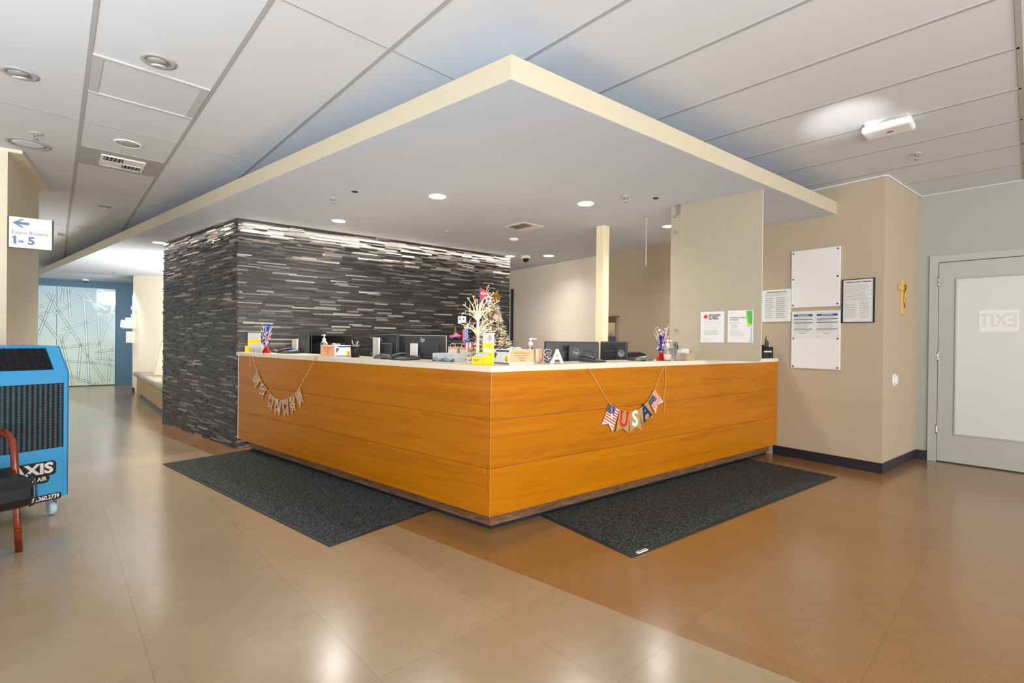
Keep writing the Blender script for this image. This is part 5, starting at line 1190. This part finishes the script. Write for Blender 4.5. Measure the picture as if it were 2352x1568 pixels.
for c in (-4.5, 3.5): m.lathe([(2 * s_, 0), (2 * s_, .001)], 10, 0, T(c * s_, -.003, -6 * s_) @ RX(90)); m.lathe([(.9 * s_, 0), (.9 * s_, .001)], 10, 0, T((c - 1) * s_, -.003, -3 * s_) @ RX(90))
m.build('dots', M_dink, o)
o = orn('pink and purple truck ornament hanging lowest left on the twig tree', 1048, 775, -.07, .07)
m = MB(); m.prism([(-13 * s_, -4 * s_), (13 * s_, -1 * s_), (13 * s_, 2 * s_), (8 * s_, 3 * s_), (5 * s_, 7 * s_), (-2 * s_, 6 * s_), (-4 * s_, 2 * s_), (-12 * s_, 1 * s_)], -.003, .003); m.build('truck_body', mat('truck_pink', '#c9578c', .5, var=.25, vscale=90), o)
for c in (-8, 8): m = MB(); m.lathe([(3 * s_, -.004), (3 * s_, .004)], 14, 0, T(c * s_, 0, -3.5 * s_ + c * .1 * s_) @ RX(90)); m.build('wheel', mat('truck_purple', '#4d3a7c', .5), o)
o = orn('blue star-spangled rocket ornament with red fin and tinsel top', 1073, 750, -.075, .02)
m = MB(); m.box(-4 * s_, 4 * s_, -.004, .004, -36 * s_, -9 * s_); m.build('rocket_body', mat('rocket_blue', '#2b64b8', .5), o); m = MB(); m.box(-8 * s_, -4 * s_, -.003, .003, -37 * s_, -10 * s_); m.build('red_fin', mat('rocket_orange', '#e0512a', .5), o); m = MB()
for k in range(8): m.prism(star(((-2 + 4 * (k % 2)) * s_, (-12 - 3 * k) * s_), 1.8 * s_), -.0048, -.004)
m.build('star_print', M_wht, o); m = MB()
for k in range(22): a = q.uniform(0, PI); l_ = q.uniform(4, 9) * s_; m.tube([(0, 0, -8 * s_), (l_ * math.cos(a), q.uniform(-.01, .01), -6 * s_ + l_ * math.sin(a) * .8)], .001, 4)
m.build('tinsel_top', M_wfoil, o)
o = orn('star and stripe hat ornament above the chair on the twig tree', 1078, 782, -.08, .03)
m = MB(); m.prism([(0, 3 * s_), (5 * s_, -5 * s_), (15 * s_, -6 * s_), (13 * s_, -9 * s_), (-13 * s_, -9 * s_), (-15 * s_, -6 * s_), (-5 * s_, -5 * s_)], -.003, .003); m.build('navy_brim', M_navy, o); m = MB()
for k in range(5): m.box((-8 + 3.4 * k) * s_, (-4.6 + 3.4 * k) * s_, -.003, .003, (-20 - (k % 3) * 2) * s_, -9 * s_, k % 2)
m.build('stripes', [M_red, M_wht], o); m = MB()
for k in range(5): m.prism(star(((-9 + 4.5 * k) * s_, -7 * s_), 1.4 * s_), -.0038, -.003)
m.prism(star((0, -2 * s_), 1.6 * s_), -.0038, -.003); m.build('star_print', M_wht, o)
o = orn('small wooden flag ornament at the right of the twig tree', 1144, 724, -.04, .08)
m = MB(); m.box(-6 * s_, 6 * s_, -.002, .002, -14 * s_, -3 * s_, 0, RY(35)); m.build('flag_plate', mat('faded_flag', '#c79a86', .6, var=.2, vscale=60), o); m = MB(); m.tube([(2 * s_, 0, 0), (9 * s_, 0, -14 * s_)], .0018, 5); m.build('stick', M_wht, o)

# flocked christmas tree standing on the work desk behind
XP = at_depth(1130, 4.25); t = thing('christmas_tree', 'small snowy lit Christmas tree with gold star behind the twig tree', 'tree', F(XP, 0, WZ)); XH = .86
m = MB(); m.tube([(0, 0, 0), (0, 0, XH)], [.018, .004], 8); m.lathe([(.07, 0), (.06, .05), (.02, .06)], 14); m.build('trunk', M_kick, t)
q = random.Random(21); mf = MB(); ms = MB()
for k in range(2600):
    f = q.random() ** .75; z_ = .10 + (XH - .12) * (1 - f); R_ = .30 * f + .014; a = q.uniform(0, 6.28); rr = R_ * math.sqrt(q.uniform(.25, 1)); c = Vector((rr * math.cos(a), rr * math.sin(a), z_ - rr * .12))
    d = Vector((math.cos(a) + q.uniform(-.6, .6), math.sin(a) + q.uniform(-.6, .6), q.uniform(-.25, .5))).normalized() * q.uniform(.022, .042); n_ = d.cross(Vector((0, 0, 1))).normalized() * q.uniform(.006, .011); u_ = Vector((0, 0, .004))
    (ms if q.random() < .62 else mf).add([c - n_, c + n_, c + d, c + u_ + d * .4], [(0, 1, 2), (0, 2, 3), (1, 3, 2), (0, 3, 1)])
mf.build('fir_needles', M_fir, t)['kind'] = 'stuff'; ms.build('snow_flocking', M_snow, t)['kind'] = 'stuff'
for k in range(60):
    f = (k + .5) / 60; R_ = .29 * f + .01; a = k * 2.4 + (0 if k % 2 else 3); m = MB(); m.ball((R_ * math.cos(a), -abs(R_ * math.sin(a)), .10 + (XH - .12) * (1 - f)), .0055, 6, 4); m.build('fairy_light', M_led, t)
for k in range(7):
    f = .45 + .07 * k; R_ = .29 * f + .02; a = 3.6 + k * 1.1; m = MB(); m.ball((R_ * math.cos(a), -abs(R_ * math.sin(a)), .10 + (XH - .12) * (1 - f)), .013, 10, 6); m.build('bauble', (M_rfoil, M_bfoil, M_gold)[k % 3], t)
MG = T(.03, -.02, XH + .015) @ RY(18); S_ = .062
vs = []; 
for k in range(10): a = k * PI / 5; r_ = S_ if k % 2 == 0 else S_ * .42; vs.append((r_ * math.sin(a), 0, r_ * math.cos(a)))
m = MB(); m.add(vs + [(0, -.02, 0), (0, .02, 0)], [(k, (k + 1) % 10, 10) for k in range(10)] + [((k + 1) % 10, k, 11) for k in range(10)], 0, MG); m.build('star_topper', M_gold, t, label='faceted gold star on top')
lamp('christmas_tree_glow', 'POINT', (XP[0], XP[1] - .36, WZ + .55), 1.6, (1, .70, .34), None, shadow_soft_size=.1)

# kraft bags behind the desk
for u, v, lab in ((1040, 800, 'left kraft paper bag behind the desk beside the silver-edged monitor'), (1066, 801, 'right kraft paper bag behind the desk under the hat ornament')):
    Y = 4.62; P = at_depth(u, Y); zt_ = HC + (783 - v) * Y / FOC - WZ; t = thing('paper_bag', lab, 'paper bag', F(P, -10, WZ), 'kraft bags on the work desk'); w = .05
    m = MB(); m.prismx([(0, 0), (.07, 0), (.055, zt_), (.012, zt_)], -w, w); m.build('bag', mat('kraft_paper', '#c9a77e', .8), t); m = MB(); m.tube(smooth([(-.025, .0, zt_ - .005), (-.02, -.002, zt_ + .025), (.02, -.002, zt_ + .025), (.025, 0, zt_ - .005)]), .002, 5); m.build('handle', M_white, t)
    m = MB(); m.box(-w * .8, w * .8, -.002, .006, zt_ * .74, zt_ * .95, 0, RX(0)); m.build('white_tag', M_paper, t)

# woven wall hanging half hidden by the post
x1, z1 = onw(1419, 727); x0, _ = onw(1380, 727); _, zb1 = onw(1410, 741); _, zb2 = onw(1410, 772); _, zb3 = onw(1410, 788); xk, zk = onw(1400, 690)
t = thing('wall_hanging', 'woven brown and cream wall hanging half hidden by the cream post', 'wall hanging', FW @ T(x0, 0, 0)); w = x1 - x0
m = MB(); m.tube([(-.01, -.03, z1), (w + .04, -.03, z1)], .012, 8); m.build('rod', M_kick, t)
m = MB(); m.tube([(0, -.03, z1), (w * .5, -.02, zk), (w, -.03, z1)], .005, 6); m.build('cord', M_jute, t)
m = MB(); m.box(0, w - .02, -.035, -.022, zb1, z1 - .01); m.build('brown_band', mat('brown_yarn', '#5e4c3c', .95, var=.3, vscale=60), t)
m = MB()
for k in range(26): x_ = (w - .03) * (k + .5) / 26; m.tube([(x_, -.03, zb1), (x_ + .003 * math.sin(k), -.032, (zb1 + zb2) / 2), (x_, -.03, zb2)], .009, 6)
m.build('cream_fringe', mat('cream_yarn', '#c8b591', .95), t)
m = MB(); m.box(0, w - .02, -.036, -.022, zb3, zb2); m.build('blue_band', mat('slate_yarn', '#46505c', .95, var=.4, vscale=70), t)
m = MB()
for k in range(20): x_ = (w - .03) * (k + .5) / 20; m.tube([(x_, -.03, zb3), (x_, -.03, zb3 - .25)], .008, 5)
m.build('lower_fringe', mat('cream_yarn', '#c8b591', .95), t)

# desk organiser at the far right end
PO = CC + dR * 3.585 + nR * .02
t = thing('desk_organizer', 'black mesh desk organiser with pens at the wall end of the worktop', 'desk organiser', F(PO, AR, ZSL))
MMSH = mat('organiser_mesh', '#2a2a29', .5, .3)
m = MB()
for (x0, x1, hh) in ((0, .12, .10), (.125, .22, .125)): m.box(x0, x1, 0, .003, 0, hh); m.box(x0, x1, .097, .1, 0, hh + .02); m.box(x0, x0 + .003, 0, .1, 0, hh); m.box(x1 - .003, x1, 0, .1, 0, hh)
m.box(0, .22, 0, .1, 0, .003); m.build('mesh_trays', MMSH, t)
m = MB(); m.box(.01, .18, -.002, 0, .065, .08); m.build('white_label', M_wht, t)
for k, (a, hh) in enumerate(((.15, .21), (.17, .19), (.19, .2), (.20, .18), (.14, .24))): m = MB(); m.tube([(a, .05, .01), (a + .02 * (k - 2) * .5, .05, hh)], .0045, 6); m.build('pen', M_black if k % 2 == 0 else M_dgrey, t)
